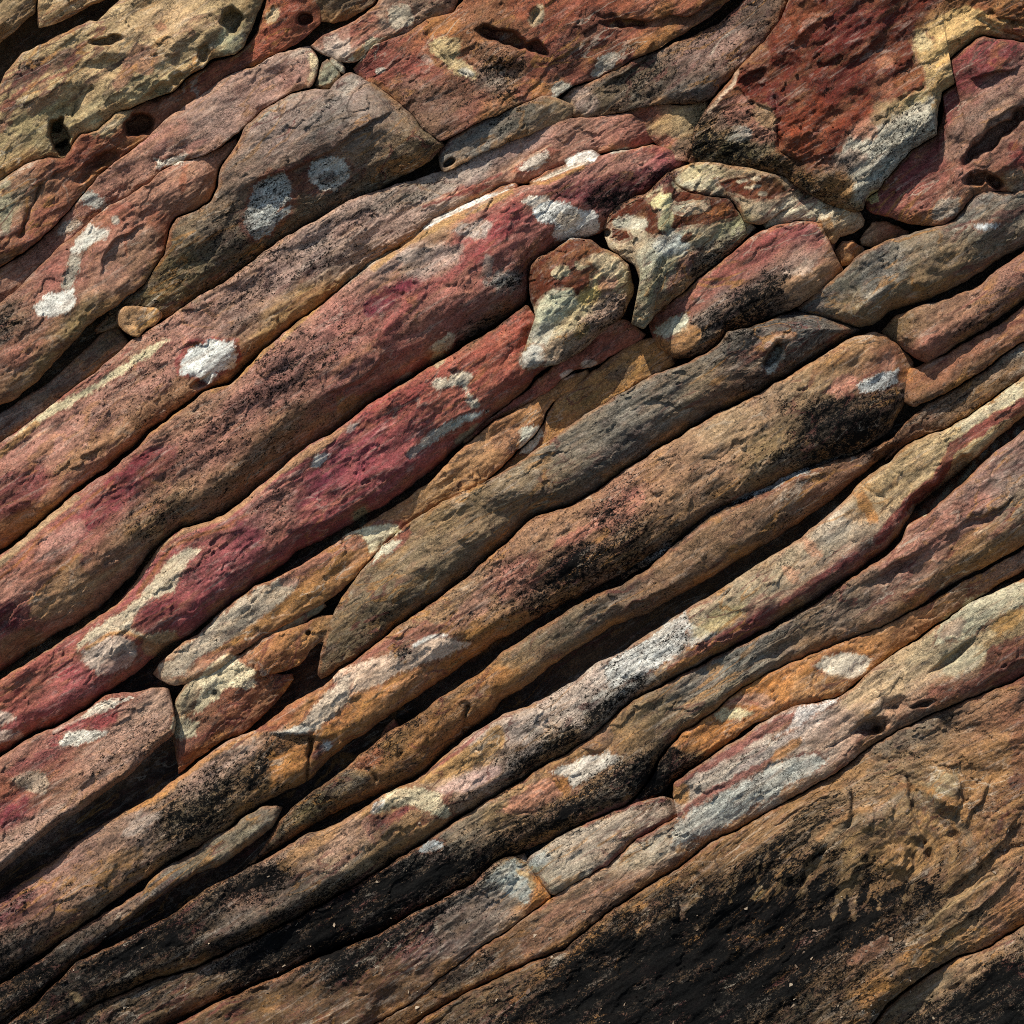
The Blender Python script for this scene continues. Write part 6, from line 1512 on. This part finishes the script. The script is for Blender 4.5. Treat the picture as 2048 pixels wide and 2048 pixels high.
R('dark_rock_mass', 'massive brown rock with swirled folds above and black algae below', 'rock mass',
  'S 600,2280 782,2084 852,2034 932,1989 1002,1954 1074,1922 1129,1901 1183,1854 1219,1828 1270,1792 1328,1756 1350,1744 1397,1708 1422,1686 1495,1654 1557,1614 1604,1589 1662,1556 1712,1520 1767,1480 1802,1461 1852,1438 1922,1406 1982,1384 2060,1351 2300,1240',
  'S 1500,2300 1640,2180 1700,2095 1747,2040 1772,2007 1848,1950 1906,1913 1978,1891 2036,1852 2120,1800 2300,1700',
  C_('900,2030,#5c4630,0.49 1000,1990,#604a32,0.44 1100,1930,#6c503a,0.39 1250,1850,#80603e,0.34 1300,1790,#94704a,0.29 1400,1730,#90683e,0.24 1500,1670,#8a643e,0.34 1600,1610,#8c6438,0.34 1550,1660,#705a42,0.64 1680,1560,#7c664e,0.54 1750,1520,#80684e,0.44 1850,1450,#78664f,0.44 1950,1420,#846048,0.39 2030,1420,#80503e,0.34 1700,1630,#84684c,0.59 1780,1600,#846e52,0.49 1900,1550,#94704a,0.34 1980,1500,#946844,0.34 1850,1640,#94682f,0.39 1930,1640,#8a6238,0.44 1800,1720,#8e6a3c,0.39 1700,1720,#866842,0.54 2000,1620,#80543c,0.44 1960,1720,#84603a,0.49 1880,1780,#7e6244,0.49 2030,1720,#8a5e44,0.39 1980,1820,#84684c,0.44 2040,1800,#946244,0.34 1880,1860,#7c6a4e,0.49 1750,1890,#84583f,0.44 1700,1980,#54442f,0.59 1600,2000,#403626,0.64 1500,2000,#26241f,.8 1400,1900,#181818,.9 1200,1980,#1c1b19,.85 1750,1950,#7a6046,0.44 1850,1930,#84684e,0.39'),
  H=90, base=0, rt=.2, rb=.12, zt=0.6, csm=24, res=2.6, rough=1.15, band=0.5, swirl=(1800, 1730, 270))
R('corner_ridge', 'ridge in the lower right corner, split off by a crack, black at its foot', 'rock ridge',
  'S 1510,2300 1645,2185 1705,2102 1752,2047 1777,2014 1852,1957 1909,1920 1981,1898 2039,1859 2122,1807 2300,1710', 'S 1560,2330 1800,2330 2100,2320 2300,2290',
  C_('1780,2030,#7a644a,.3 1850,1980,#866c50,.3 1900,1950,#8a6c50,.25 1980,1920,#84684e,.3 2030,1890,#785e48,.4 1950,2000,#2c2820,.7 2040,1960,#3a3426,.7 2000,2100,#191917,.9'), H=60, base=2, rt=.2, rb=.2, band=0.7)


# ------------------------------------------------------------------ pale chips of shell and grit caught on the algae
def flecks(n):
    r = np.random.RandomState(11)
    ok = ('dark_rock_mass', 'dark_stone_bed', 'brown_bed', 'pale_log_bed', 'finger_rock', 'corner_ridge', 'banded_bed')
    X = np.concatenate([a[1] for a in SURF if a[0] != 'rock_face']); Y = np.concatenate([a[2] for a in SURF if a[0] != 'rock_face'])
    Z = np.concatenate([a[3] for a in SURF if a[0] != 'rock_face'])
    c = np.concatenate([np.full(len(a[1]), a[0] in ok) for a in SURF if a[0] != 'rock_face'])
    zone = c & (Y > 1560) & (X > -80) & (X < 2120) & (Y < 2120) & (Y + 0.62 * X > 1980)
    ids = np.nonzero(zone)[0]
    V, F = [], []
    C = []
    got = 0
    while got < n:
        i = r.choice(ids)
        x, y = X[i], Y[i]
        w = 0.2 + 1.2 * max(0, noise(np.array([x / 120]), np.array([y / 120]), 91)[0])
        if (x > 1200 and y > 1830 and x < 1800): w += 0.3
        if r.rand() > w: continue
        near = np.nonzero((abs(X - x) < 7) & (abs(Y - y) < 7))[0]
        if Z[near].max() > Z[i] + 14: continue
        z = Z[i]
        L = 1.8 + 5.5 * r.rand() ** 2.6; W_ = L * r.uniform(.3, .75)
        a = math.radians(-33 + r.normal() * 35)
        k = 5
        t = np.sort(r.rand(k)) * 2 * np.pi
        qx = L * np.cos(t) * r.uniform(.7, 1.1, k); qy = W_ * np.sin(t) * r.uniform(.7, 1.1, k)
        rx = x + qx * math.cos(a) - qy * math.sin(a); ry = y + qx * math.sin(a) + qy * math.cos(a)
        tl = r.normal(size=2) * 0.25
        zz = z + 1.0 + (rx - x) * tl[0] + (ry - y) * tl[1]
        b = len(V) * 0 + sum(len(v) for v in V)
        V.append(surf(np.r_[zz + 1.2, zz - 1.2], (np.r_[rx, rx], np.r_[ry, ry])))
        F.append([b + j for j in range(k)][::-1]); F.append([b + k + j for j in range(k)])
        for j in range(k): F.append([b + j, b + (j + 1) % k, b + k + (j + 1) % k, b + k + j])
        got += 1
    me = bpy.data.meshes.new('shell_flecks')
    me.from_pydata(np.concatenate(V).tolist(), [], F)
    m = bpy.data.materials.new('shell_chip'); m.use_nodes = True
    nt = m.node_tree; bs = nt.nodes['Principled BSDF']
    no = nt.nodes.new('ShaderNodeTexNoise'); no.inputs['Scale'].default_value = 9
    ge = nt.nodes.new('ShaderNodeNewGeometry'); nt.links.new(ge.outputs['Position'], no.inputs['Vector'])
    rp = nt.nodes.new('ShaderNodeValToRGB')
    rp.color_ramp.elements[0].position = .35; rp.color_ramp.elements[0].color = (.14, .08, .045, 1)
    rp.color_ramp.elements[1].position = .65; rp.color_ramp.elements[1].color = (.36, .27, .17, 1)
    nt.links.new(no.outputs[0], rp.inputs[0]); nt.links.new(rp.outputs[0], bs.inputs['Base Color'])
    bs.inputs['Roughness'].default_value = .7
    me.materials.append(m)
    o = bpy.data.objects.new('shell_flecks', me); COL.objects.link(o)
    o['kind'] = 'stuff'; o['label'] = 'pale chips of shell and grit scattered on the black algae'; o['category'] = 'flecks'


flecks(260)

print('TRIS', AREA[0])
